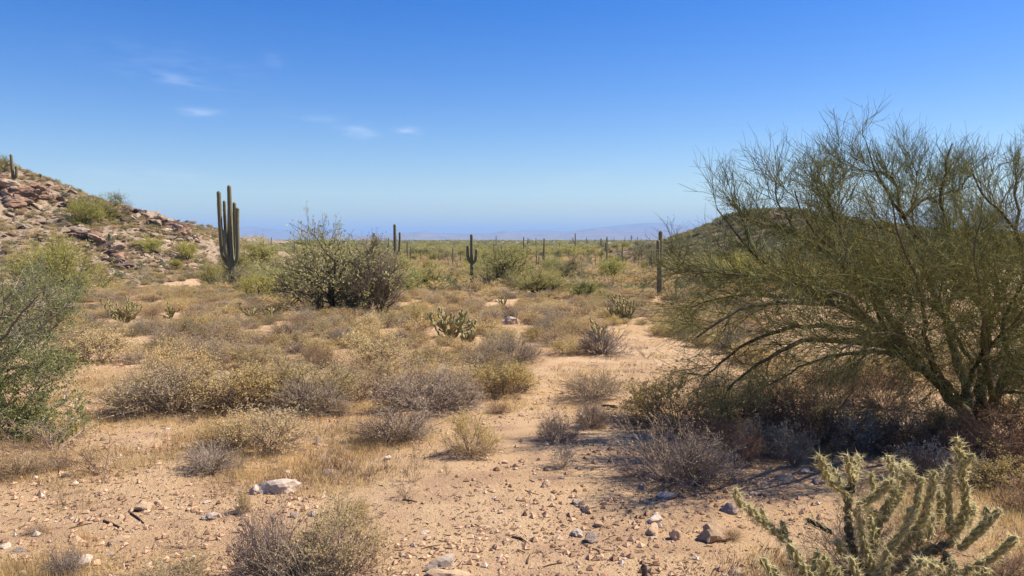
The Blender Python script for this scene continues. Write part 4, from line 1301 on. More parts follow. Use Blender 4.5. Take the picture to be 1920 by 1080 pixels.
leafy_tree("dark grey-green leafy tree with pale twigs at the left edge", -90, 800,
           [([(-90, 805, 0), (-50, 700, .1), (0, 640, .3), (60, 595, .5), (115, 570, .6)], .05, .008), ([(-95, 805, 0), (-80, 680, -.2), (-40, 600, -.3), (0, 560, -.3), (20, 535, -.3)], .05, .008),
            ([(-85, 805, 0), (-30, 720, -.2), (40, 660, -.3), (100, 600, -.2), (135, 570, -.1)], .04, .007), ([(-90, 805, 0), (-20, 740, .3), (40, 690, .5), (90, 650, .6)], .04, .007),
            ([(-85, 805, 0), (-100, 640, .4), (-80, 560, .6), (-50, 520, .8)], .04, .007), ([(-60, 720, 0), (0, 640, -.6), (40, 590, -.9), (70, 560, -1.0)], .03, .007),
            ([(-30, 620, 0), (30, 545, .2), (50, 570, .1), (75, 615, 0)], .016, .008), ([(-60, 700, .2), (10, 620, .8), (50, 570, 1.0), (75, 545, 1.1)], .03, .007), ([(-60, 690, 0), (0, 600, -.1), (80, 585, .2), (140, 585, .3)], .03, .006), ([(-50, 700, .2), (30, 640, .9), (100, 610, 1.2), (135, 580, 1.3)], .03, .006), ([(-40, 720, -.3), (40, 690, -.6), (80, 700, -.7)], .02, .006)], 401, 'dark_leaf', 27000, .027, .012)
leafy_tree("lower grey-green leafy bush below the left-edge tree", 30, 812,
           [([(30, 815, 0), (40, 770, 0), (70, 730, .1), (110, 705, .1)], .02, .006), ([(25, 815, 0), (0, 770, -.1), (-10, 730, -.2), (0, 700, -.2)], .02, .006), ([(30, 815, 0), (70, 780, -.2), (110, 760, -.3), (130, 735, -.3)], .018, .006),
            ([(25, 815, 0), (-30, 780, .1), (-60, 740, .2)], .018, .006), ([(30, 815, 0), (50, 790, -.4), (90, 790, -.6)], .015, .005), ([(25, 815, 0), (10, 790, -.4), (-20, 780, -.6)], .015, .005)],
           402, 'dark_leaf', 14000, .026, .012, (9, 5, 4), True, .32)

# ------------------------------------------------------------------ rocks
import bmesh


def ico(sub):
    bm = bmesh.new(); bmesh.ops.create_icosphere(bm, subdivisions=sub, radius=1.0)
    v = np.array([x.co[:] for x in bm.verts]); f = np.array([[q.index for q in x.verts] for x in bm.faces]); bm.free()
    return v, f


ICO = {1: ico(1), 2: ico(2), 3: ico(3)}


def rock_geo(seed, sub=2, planes=13, flat=.7, rough=.05):
    r = np.random.default_rng(seed)
    v, f = ICO[sub]
    n = unit(r.normal(size=(planes, 3)) + np.array([0, 0, .1])); h = .62 + .38 * r.random(planes)
    dd = v @ n.T
    rad = np.min(np.where(dd > .05, h / np.maximum(dd, .05), 9), axis=1)
    rad = np.minimum(rad, 1.25) * (1 + rough * r.normal(size=len(v)))
    if sub > 2:
        for kf, amp in ((3, .05), (7, .03), (15, .016)):
            for _ in range(4):
                rad = rad * (1 + amp * np.sin(v @ (r.normal(size=3) * kf) + r.random() * 6.28))
    p = v * rad[:, None] * np.array([1, .6 + .5 * r.random(), flat * (.8 + .4 * r.random())])
    return p, f


def rock_mesh(seed, mat, sub=2, **kw):
    p, f = rock_geo(seed, sub, **kw)
    return Geo().add(p, f).mesh("rock", M[mat])


ROCK = {m: [rock_mesh(500 + 10 * i + j, m, 3, rough=.012) for j in range(5)] for i, m in enumerate(('rock_tan', 'rock_pale', 'rock_grey'))}
for (px, py, w, h, mat, rot, lab) in [
        (1334, 1010, 48, 40, 'rock_tan', .3, "largest tan stone with a flat lit face near the big cholla"), (1224, 1000, 38, 26, 'rock_tan', 1.2, "squat tan stone left of the pointed one by the big cholla"),
        (1267, 1010, 24, 28, 'rock_tan', 2.0, "small pointed tan stone between two bigger tan ones"), (1108, 1014, 26, 22, 'rock_grey', .7, "dark-faced block stone on bare soil"), (1083, 1004, 26, 18, 'rock_pale', 2.4, "pale wedge stone touching the dark-faced block"),
        (1100, 958, 30, 18, 'rock_tan', 1.7, "tan flat stone with a small grey one behind"), (1090, 950, 12, 14, 'rock_grey', .2, "small grey stone behind the tan flat one"), (1121, 986, 20, 14, 'rock_tan', .1, "tan stone just behind the pale wedge stone"),
        (1136, 946, 16, 9, 'rock_tan', 0, "thin tan stone right of the tan flat one"), (1025, 912, 16, 12, 'rock_tan', 1.0, "lone small tan stone on the sandy path"), (1364, 958, 28, 20, 'rock_grey', 2.2, "grey mottled stone beside the cholla's left arm"),
        (1250, 932, 26, 14, 'rock_pale', .6, "pale flat stone in front of the grey dead shrub"), (1206, 915, 16, 14, 'rock_grey', .9, "dark stone at the grey dead shrub's foot"), (1226, 978, 30, 12, 'rock_pale', .5, "flat pale stone behind the squat tan one"),
        (520, 922, 70, 30, 'rock_pale', .4, "big white quartz boulder behind the near grey bush"), (478, 924, 24, 14, 'rock_pale', 1.4, "small pale stone left of the white boulder"), (610, 866, 18, 12, 'rock_grey', .4, "grey stone right of the left straw shrub"),
        (612, 888, 20, 12, 'rock_pale', .3, "pale stone below the grey one on the left soil"), (604, 838, 18, 10, 'rock_tan', .7, "tan stone beside an upright white stone"), (596, 832, 12, 18, 'rock_pale', 1.7, "upright white stone beside the straw shrub"),
        (512, 846, 20, 12, 'rock_tan', .5, "brown stone at the foot of the left straw shrub"), (955, 608, 30, 24, 'rock_pale', .4, "pale pinkish boulder among shrubs behind the bare patch"), (268, 955, 36, 18, 'rock_tan', .2, "tan stone with dark underside on the left gravel"),
        (395, 972, 32, 18, 'rock_pale', .7, "half-grey stone beside a thin herb on the left gravel"), (222, 1020, 40, 22, 'rock_tan', .6, "tan flat stone beside dead sticks at lower left"), (36, 1038, 24, 16, 'rock_grey', .4, "dark grey stone in the lower left corner"),
        (24, 1047, 16, 9, 'rock_tan', .4, "small tan stone beside the dark grey corner one"), (142, 1062, 56, 20, 'rock_pale', .2, "flat white stone behind dry stems at lower left"), (828, 1062, 60, 26, 'rock_pale', .9, "pale stone at the bottom edge beside the yellow one"),
        (838, 1085, 78, 26, 'rock_tan', .1, "yellowish slab cut by the bottom edge of the picture"), (908, 992, 20, 12, 'rock_tan', .4, "round tan stone on the middle sand"), (796, 1000, 14, 7, 'rock_pale', .4, "thin pale stone on sand right of the near bush"),
        (1040, 1012, 10, 9, 'rock_tan', .9, "very small tan stone left of the pale wedge"), (1432, 912, 14, 12, 'rock_pale', .9, "white stone at the tree shade's edge"), (1476, 898, 32, 10, 'rock_tan', .9, "tan flat stone in the tree's shade edge"),
        (1378, 864, 26, 18, 'rock_pale', .9, "grey-pink stone under the near palo verde"), (1452, 858, 30, 14, 'rock_grey', 1.9, "grey stone between leafy plants in the shade"), (1536, 906, 26, 14, 'rock_grey', .3, "blue-grey stone behind the cholla's left head"),
        (1508, 884, 18, 10, 'rock_pale', .5, "pale stone just behind the leafy plant in shade"), (876, 1056, 16, 10, 'rock_tan', .7, "small stone right of the yellowish slab"), (945, 868, 14, 8, 'rock_tan', .2, "small tan stone right of the round straw shrub"),
        (726, 862, 14, 8, 'rock_pale', .3, "pale pebble stone left of the small standing herb"), (668, 842, 16, 8, 'rock_tan', .1, "small tan stone below the dark dead shrub"), (1120, 1050, 14, 9, 'rock_tan', .4, "little tan stone on lower middle sand")]:
    p = ground_at(px, py); k = p[1] / F
    i = int(rng.integers(5))
    o = link("stone", ROCK[mat][i], loc=p + np.array([0, 0, h * k * .16]), rotz=rot, scale=(w * k * .58, w * k * .55, h * k * .85))
    tag(o, lab, "stone", "loose stones on the desert floor")

def tag_in_order(by_label, cat, group):
    for lab, items in by_label.items():
        items.sort(key=lambda i: i[0])
        for j, (px, o) in enumerate(items):
            if len(items) == 1:
                tag(o, lab, cat, group)
            elif j < len(ORDS):
                tag(o, f"{lab}, {ORDS[j]} from left", cat, group)
            else:
                tag(o, f"{lab}, among the rightmost", cat, lab + " group")


# loose smaller stones one can still pick out
r_r = np.random.default_rng(9)
by_label = {}
cnt = 0
for i in range(900):
    px = r_r.uniform(0, 1900); py = r_r.uniform(770, 1078) if i % 5 else r_r.uniform(640, 790)
    left = px < 620
    if not left and r_r.random() < .62:
        continue
    if px > 1420 and py > 880:
        continue
    p = ground_at(px, py)
    s = .010 + .024 * r_r.random() ** 2.2
    mat = r_r.choice(['rock_tan', 'rock_pale', 'rock_grey'], p=[.62, .25, .13])
    zone = "left gravel" if px < 620 else "middle sand" if px < 1150 else "right-hand sand"
    row = "near the camera" if py > 960 else "in the front strip" if py > 850 else "behind front shrubs"
    lab = f"small {'tan' if mat == 'rock_tan' else 'pale' if mat == 'rock_pale' else 'dark grey'} stone on the {zone} {row}"
    o = link("stone", ROCK[mat][int(r_r.integers(5))], loc=p + np.array([0, 0, s * .2]), rotz=r_r.random() * 6.28, scale=(s, s, s * .9))
    by_label.setdefault(lab, []).append((px, o)); cnt += 1
    if cnt >= 240:
        break
tag_in_order(by_label, "stone", "small loose stones on the desert floor")

# gravel: nobody could count it
v8 = np.array([[1, 0, 0], [0, 1, 0], [-1, 0, 0], [0, -1, 0], [0, 0, .7], [0, 0, -.7]]); f8 = np.array([[0, 1, 4], [1, 2, 4], [2, 3, 4], [3, 0, 4], [1, 0, 5], [2, 1, 5], [3, 2, 5], [0, 3, 5]])
for nm, mat, num, lab in (("gravel", 'gravel', 19000, "tan gravel strewn over the sandy ground"), ("pale_gravel", 'rock_pale', 1300, "pale quartz gravel strewn over the sandy ground")):
    dist = np.exp(r_r.uniform(math.log(3.2), math.log(20), num)); px = r_r.uniform(-150, 2070, num)
    x = (px - 960) / F * dist
    dens = vnoise(x / .9, dist / .9, 91) + .7 * vnoise(x / 2.7, dist / 2.7, 92) + (px < 640) * .22 - .12 + .25 * r_r.random(num)
    keep = dens > 0
    x, dist = x[keep], dist[keep]; n = len(x)
    s = (.005 + .017 * r_r.random(n) ** 3) * (1 + dist / 14)
    V = v8[None] * (1 + .35 * r_r.normal(size=(n, 6, 3)) * .6); V *= s[:, None, None]
    a = r_r.random(n) * 6.28; c, s_ = np.cos(a)[:, None], np.sin(a)[:, None]
    V = np.stack([V[..., 0] * c - V[..., 1] * s_, V[..., 0] * s_ + V[..., 1] * c, V[..., 2]], -1)
    V = V + np.stack([x, dist, terrain(x, dist) + s * .25], -1)[:, None]
    Fc = (f8[None] + (np.arange(n) * 6)[:, None, None]).reshape(-1, 3)
    o = link(nm, Geo().add(V.reshape(-1, 3), Fc, tint=np.repeat(r_r.random(n), 6)).mesh(nm, M[mat])); o["kind"] = "stuff"; tag(o, lab, "gravel")

# dry litter: bits of twig and leaf on the soil
num = 16000
dist = np.exp(r_r.uniform(math.log(3.2), math.log(17), num)); px = r_r.uniform(-100, 2020, num); x = (px - 960) / F * dist
keep = vnoise(x / .7, dist / .7, 95) + .5 * r_r.random(num) > .12
x, dist = x[keep], dist[keep]; n = len(x)
a = r_r.random(n) * 6.28; L = .012 + .06 * r_r.random(n) ** 3
dv = np.stack([np.cos(a), np.sin(a), .12 * r_r.normal(size=n)], -1)
st = np.stack([x, dist, terrain(x, dist) + .006], -1)
g = Geo(); tubes(g, np.stack([st, st + dv * L[:, None] * .5 + r_r.normal(size=(n, 3)) * .003, st + dv * L[:, None]], 1), np.tile([.0022, .0022, .001], (n, 1)) * (1 + r_r.random((n, 1))), 3, r_r.random(n))
o = link("litter", g.mesh("litter", M['debris'])); o["kind"] = "stuff"; tag(o, "dark dry bits of twig and leaf strewn over the soil", "litter")

# sticks
for (x0, y0, x1, y1, rad, lab) in [(243, 962, 270, 982, .012, "thick dead stick lying beside the tan stone at left"), (195, 978, 232, 994, .014, "curved dead stick on the left gravel"), (130, 992, 172, 982, .008, "thin bent stick on the left gravel"),
                                   (205, 1050, 240, 1022, .008, "grey branching stick beside the tan flat stone"), (960, 1008, 992, 1022, .011, "dark forked twig scrap on the middle sand"), (988, 1058, 994, 1040, .010, "short dark stick on the lower middle sand"),
                                   (755, 938, 783, 942, .010, "short black stick below the small standing herb"), (790, 1030, 826, 1022, .006, "thin twig on the sand above the pale bottom stone"), (1125, 1040, 1104, 1028, .007, "thin brown twig on the lower middle sand"),
                                   (1020, 1064, 1056, 1056, .007, "thin brown twig near the bottom edge"), (985, 920, 1010, 928, .006, "thin twig below the lone small tan stone"), (1155, 765, 1130, 762, .03, "small black charred wood lump on the path")]:
    a0, a1 = ground_at(x0, y0), ground_at(x1, y1)
    rad *= .62; m_ = (a0 + a1) / 2 + rng.normal(size=3) * .012; m_[2] = (a0[2] + a1[2]) / 2 + rad * 1.1
    P = resample(np.array([a0 + (0, 0, rad * .7), m_, a1 + (0, 0, rad * .7)]), 8) - a0
    g = Geo(); tubes(g, P[None], np.linspace(rad, rad * .6, 8)[None] * (1 + .15 * rng.normal(size=(1, 8))), 6, np.array([.15]))
    g.f.append(np.array([list(range(6)), list(range(g.n - 6, g.n))], np.int32))
    tag(link("dead_stick", g.mesh("dead_stick", M['debris']), loc=a0), lab, "stick")
p = ground_at(1208, 1082)
g = Geo(); P = np.array([[0, 0, -.02], [.002, 0, .03], [-.003, 0, .055], [.004, 0, .07]])
tubes(g, P[None], np.array([[.017, .015, .02, .012]]), 7, np.array([0.0])); g.f.append(np.array([list(range(g.n - 7, g.n))], np.int32))
tag(link("charred_stub", g.mesh("charred_stub", M['cholla_dead']), loc=p), "small black charred stub at the bottom edge", "stub")

# ------------------------------------------------------------------ boulders of the two hills
HB = {m: [rock_mesh(600 + 10 * i + j, m, 3, flat=.6, planes=9, rough=.03) for j in range(6)] for i, m in enumerate(('hill_tan', 'hill_red', 'hill_dark'))}
r_h = np.random.default_rng(14)
by_label = {}
OUT = [  # outcrops: centre line px, half width px, count, size range px, mix tan/red/dark, phrase
    ([(0, 345), (30, 362), (55, 375)], 16, 30, (14, 40), (.25, .6, .15), "reddish crag at the hill's left crest"), ([(60, 350), (100, 362), (140, 378)], 15, 42, (8, 24), (.6, .3, .1), "stepped outcrop below the hill crest"),
    ([(215, 400), (260, 396), (300, 412), (350, 436)], 12, 70, (12, 34), (.3, .15, .55), "dark skyline outcrop of the hill"), ([(260, 425), (310, 440), (370, 455)], 10, 30, (6, 18), (.6, .2, .2), "scree under the dark skyline outcrop"),
    ([(148, 434), (180, 446), (200, 462), (222, 490), (232, 502)], 9, 56, (12, 32), (.1, .3, .6), "dark red-brown ledge stepping down the hill"), ([(40, 370), (70, 400), (20, 410), (110, 420)], 18, 36, (6, 18), (.7, .15, .15), "scatter on the hill's upper left slope"),
    ([(225, 490), (280, 495), (340, 500), (400, 505)], 22, 46, (5, 15), (.8, .1, .1), "scatter on the hill's lower slope"), ([(240, 455), (300, 470), (380, 480)], 16, 36, (5, 14), (.75, .1, .15), "scatter on the hill's middle slope"),
    ([(465, 488), (500, 500), (520, 512)], 9, 20, (6, 16), (.8, .1, .1), "spur right of the five-armed saguaro"), ([(1330, 426), (1370, 404), (1420, 397), (1490, 397)], 5, 40, (6, 16), (.3, .1, .6), "dark caprock of the right-hand hill")]
for line, hw, num, (s0, s1), mixp, phrase in OUT:
    lp = resample(np.array([(a, b_, 0) for a, b_ in line]), 60)[:, :2]
    for i in range(num):
        c = lp[int(r_h.integers(60))] + r_h.normal(size=2) * hw * .55 + np.array([0, 2])
        p = ground_at(c[0], c[1], 400)
        if p[1] > 330:
            continue
        s = (s0 + (s1 - s0) * r_h.random() ** 2) / F * p[1] * .5
        m = r_h.choice(['hill_tan', 'hill_red', 'hill_dark'], p=mixp)
        o = link("boulder", HB[m][int(r_h.integers(6))], loc=p + np.array([0, 0, s * .15]), rotz=r_h.random() * 6.28, scale=(s * 1.2, s, s * r_h.uniform(.6, 1.0)))
        o.rotation_euler = (r_h.normal() * .25, r_h.normal() * .25 + .2, r_h.random() * 6.28)
        by_label.setdefault(f"{'tan' if m == 'hill_tan' else 'reddish' if m == 'hill_red' else 'dark'} boulder in the {phrase}", []).append((c[0], o))
tag_in_order(by_label, "boulder", "boulders of the rocky hills")

def inside(px, py, poly):
    c = False; j = len(poly) - 1
    for i in range(len(poly)):
        xi, yi = poly[i]; xj, yj = poly[j]
        if (yi > py) != (yj > py) and px < (xj - xi) * (py - yi) / (yj - yi) + xi:
            c = not c
        j = i
    return c


OPEN = [[(1000, 810), (930, 770), (1005, 705), (1005, 655), (1090, 632), (1300, 640), (1340, 700), (1190, 725), (1160, 810)], [(100, 690), (285, 685), (310, 712), (215, 775), (0, 810), (140, 720)]]

# ------------------------------------------------------------------ scatter of what nobody could count (geometry nodes)


def scatter(name, meshes, pos, rotz, scl, idx, label, cat):
    me = bpy.data.meshes.new(name); me.vertices.add(len(pos)); me.vertices.foreach_set("co", np.asarray(pos, np.float32).ravel())
    a = me.attributes.new("rot", 'FLOAT_VECTOR', 'POINT'); a.data.foreach_set("vector", np.stack([0 * rotz, 0 * rotz, rotz], -1).astype(np.float32).ravel())
    a = me.attributes.new("scl", 'FLOAT_VECTOR', 'POINT'); a.data.foreach_set("vector", np.asarray(scl, np.float32).ravel())
    a = me.attributes.new("idx", 'INT', 'POINT'); a.data.foreach_set("value", np.asarray(idx, np.int32))
    o = link(name, me); o["kind"] = "stuff"; tag(o, label, cat)
    ng = bpy.data.node_groups.new(name, 'GeometryNodeTree')
    ng.interface.new_socket("Geometry", in_out='INPUT', socket_type='NodeSocketGeometry'); ng.interface.new_socket("Geometry", in_out='OUTPUT', socket_type='NodeSocketGeometry')
    gi = ng.nodes.new("NodeGroupInput"); go = ng.nodes.new("NodeGroupOutput")
    ip = ng.nodes.new("GeometryNodeInstanceOnPoints"); jn = ng.nodes.new("GeometryNodeJoinGeometry")
    for m in meshes:
        src = bpy.data.objects.new(name + "_source", m)
        oi = ng.nodes.new("GeometryNodeObjectInfo"); oi.inputs["Object"].default_value = src; oi.inputs["As Instance"].default_value = True
        ng.links.new(oi.outputs["Geometry"], jn.inputs[0])

    def attr(n, t):
        q = ng.nodes.new("GeometryNodeInputNamedAttribute"); q.data_type = t; q.inputs["Name"].default_value = n
        return [s for s in q.outputs if s.enabled and s.name == "Attribute"][0]
    ng.links.new(gi.outputs[0], ip.inputs["Points"]); ng.links.new(jn.outputs[0], ip.inputs["Instance"])
    ip.inputs["Pick Instance"].default_value = True
    ng.links.new(attr("idx", 'INT'), ip.inputs["Instance Index"])
    ng.links.new(attr("rot", 'FLOAT_VECTOR'), ip.inputs["Rotation"])
    ng.links.new(attr("scl", 'FLOAT_VECTOR'), ip.inputs["Scale"])
    ng.links.new(ip.outputs[0], go.inputs[0])
    md = o.modifiers.new("scatter", 'NODES'); md.node_group = ng
    return o


# far shrubs and trees with few, larger leaves
FAR_T = [merged_mesh(tree_proto(700 + i, lf, tw, 1500, .06, .03, 5, .75, .85, (7, 4), .02), "far_tree") for i, (lf, tw) in enumerate([('verde_leaf', 'verde_twig'), ('iron_leaf', 'dead_twig'), ('yellow_leaf', 'verde_twig'), ('iron_leaf', 'bark'), ('verde_leaf', 'bark')])]
FAR_S = [merged_mesh(shrub(720 + i, 26, .6, 1, 3, 3, 900, .055, .03, lf, tw, .008), "far_shrub") for i, (lf, tw) in enumerate([('straw_leaf', 'straw_twig'), ('olive_leaf', 'straw_twig'), ('grey_leaf', 'grey_twig'), ('straw_leaf', 'grey_twig'), ('creosote_leaf', 'dead_twig')])]
r_f = np.random.default_rng(33)


def wedge(num, d0, d1, px0, px1, power=2.0):
    dist = r_f.uniform(d0 ** power, d1 ** power, num) ** (1 / power); px = r_f.uniform(px0, px1, num)
    return (px - 960) / F * dist, dist


def on_hill(x, y):
    a = (np.interp(x, L_RX, L_RZ, left=L_RZ[0], right=-9) - base_z(x, y) > 1.0) & (y > 74) & (y < 190)
    b_ = (np.interp(x, R_RX, R_RZ, left=-9) - base_z(x, y) > 2.5) & (y > 140) & (y < 350)
    return a, b_


x1, y1 = wedge(6500, 250, 900, 300, 2000); x2, y2 = wedge(5200, 900, 3600, 200, 2100, 1.5)
x = np.concatenate([x1, x2]); y = np.concatenate([y1, y2]); ha, hb = on_hill(x, y); k = ~(ha | hb) ; x, y = x[k], y[k]; n = len(x)
w = r_f.uniform(2.5, 6.5, n) * np.where(y > 900, 1.5, 1)
scatter("far_scrub", FAR_T, np.stack([x, y, terrain(x, y)], -1), r_f.random(n) * 6.28, np.stack([w, w, w * r_f.uniform(.6, .9, n)], -1), r_f.integers(0, 5, n), "olive and grey-green scrub stretching to the horizon", "scrub")
x, y = wedge(11000, 60, 330, 380, 1750); ha, hb = on_hill(x, y); k = ~(ha | hb); x, y = x[k], y[k]; n = len(x)
w = r_f.uniform(.7, 2.3, n)
scatter("plain_shrubs", FAR_S, np.stack([x, y, terrain(x, y)], -1), r_f.random(n) * 6.28, np.stack([w, w, w * r_f.uniform(.7, 1.1, n)], -1), r_f.integers(0, 5, n), "low straw and olive shrubs between the trees of the plain", "scrub")
xa, ya = wedge(6500, 74, 135, -250, 620); xb, yb = wedge(7500, 140, 245, 1180, 2100)
x = np.concatenate([xa, xb]); y = np.concatenate([ya, yb]); ha, hb = on_hill(x, y); k = ha | hb; x, y = x[k], y[k]; n = len(x)
w = r_f.uniform(.35, 1.1, n) * np.where(y > 135, 2.0, 1)
right = y > 135
rs = [merged_mesh(shrub(740 + i, 26, .6, 1, 3, 3, 900, .055, .03, lf, 'dead_twig', .008), "far_shrub") for i, lf in enumerate(('iron_leaf', 'creosote_leaf', 'olive_leaf', 'creosote_leaf'))]
scatter("ridge_shrubs", rs, np.stack([x, y, terrain(x, y) - .05], -1)[right], r_f.random(right.sum()) * 6.28, np.stack([w, w, w * r_f.uniform(.6, 1.0, n)], -1)[right], r_f.integers(0, 4, right.sum()), "olive and dark green shrubs covering the hill behind the palo verde", "scrub")
x, y, w = x[~right], y[~right], w[~right]; n = len(x)
scatter("hill_shrubs", FAR_S, np.stack([x, y, terrain(x, y) - .05], -1), r_f.random(n) * 6.28, np.stack([w, w, w * r_f.uniform(.6, 1.0, n)], -1), np.where(y > 135, r_f.choice(5, n, p=[.12, .3, .15, .08, .35]), r_f.choice(5, n, p=[.3, .14, .28, .18, .1])), "low dry shrubs dotting the rocky left hillside", "scrub")


def grass_patch(seed, n=170, hmin=.03, hmax=.13):
    r = np.random.default_rng(seed)
    a = r.random(n) * 6.28; q = np.sqrt(r.random(n)) * .5
    cl = r.normal(size=(9, 2)) * .22; pick = r.integers(0, 9, n)
    b0 = np.where((r.random(n) < .65)[:, None], cl[pick] + r.normal(size=(n, 2)) * .035, np.stack([np.cos(a) * q, np.sin(a) * q], -1))
    base = np.concatenate([b0, np.full((n, 1), -.004)], 1)
    d_ = unit(np.concatenate([r.normal(size=(n, 2)) * .55, np.ones((n, 1))], 1)); L = (hmin + (hmax - hmin) * r.random(n) ** 1.5)[:, None]
    side = unit(np.cross(d_, r.normal(size=(n, 3)))) * .0022
    V = np.stack([base - side, base + side, base + d_ * L], 1).reshape(-1, 3)
    return Geo().add(V, np.arange(3 * n).reshape(-1, 3), tint=np.repeat(r.random(n), 3))


GR = [grass_patch(840 + i).mesh("grass_patch", M[m]) for i, m in enumerate(('gold_leaf', 'straw_leaf', 'grey_leaf', 'straw_leaf', 'debris'))]
dist = np.exp(r_f.uniform(math.log(3.4), math.log(48), 7000)); px = r_f.uniform(-150, 2070, 7000); x = (px - 960) / F * dist
path = np.array([inside(*to_pix((a_, b_, float(c_))), OPEN[0]) for a_, b_, c_ in zip(x, dist, terrain(x, dist))])
k = (vnoise(x / 1.3, dist / 1.3, 99) + .35 * vnoise(x / .4, dist / .4, 98) + .25 * smooth(8, 16, dist) - .22 * ((px > 700) & (px < 1420) & (dist < 8.5)) > -.02) & ~(path & (r_f.random(7000) < .5))
x, dist = x[k], dist[k]; n = len(x); w = r_f.uniform(.3, .8, n) * (1 + dist / 40)
scatter("dry_grass", GR, np.stack([x, dist, terrain(x, dist)], -1), r_f.random(n) * 6.28, np.stack([w, w, .6 + .5 * r_f.random(n)], -1), r_f.choice(5, n, p=[.26, .26, .18, .14, .16]), "short dry straw grass and stubble over the soil", "grass")
FAR_R = [rock_mesh(800 + i, m, 1, flat=.6) for i, m in enumerate(['hill_tan', 'hill_tan', 'hill_tan', 'hill_dark', 'hill_red', 'rock_pale'])]
xa, ya = wedge(5200, 72, 130, -250, 640); xb, yb = wedge(3600, 135, 245, 1180, 2100)
x = np.concatenate([xa, xb]); y = np.concatenate([ya, yb]); ha, hb = on_hill(x, y); k = (ha | hb) & (vnoise(x / 6, y / 6, 61) > -.2); x, y = x[k], y[k]; n = len(x)
w = (.08 + .38 * r_f.random(n) ** 3) * np.where(y > 135, 1.6, 1)
scatter("hill_rubble", FAR_R, np.stack([x, y, terrain(x, y) + w * .15], -1), r_f.random(n) * 6.28, np.stack([w * 1.2, w, w * r_f.uniform(.5, 1.0, n)], -1), r_f.choice(6, n, p=[.3, .25, .23, .14, .07, .01]), "loose tan rubble covering the rocky hillsides", "rubble")

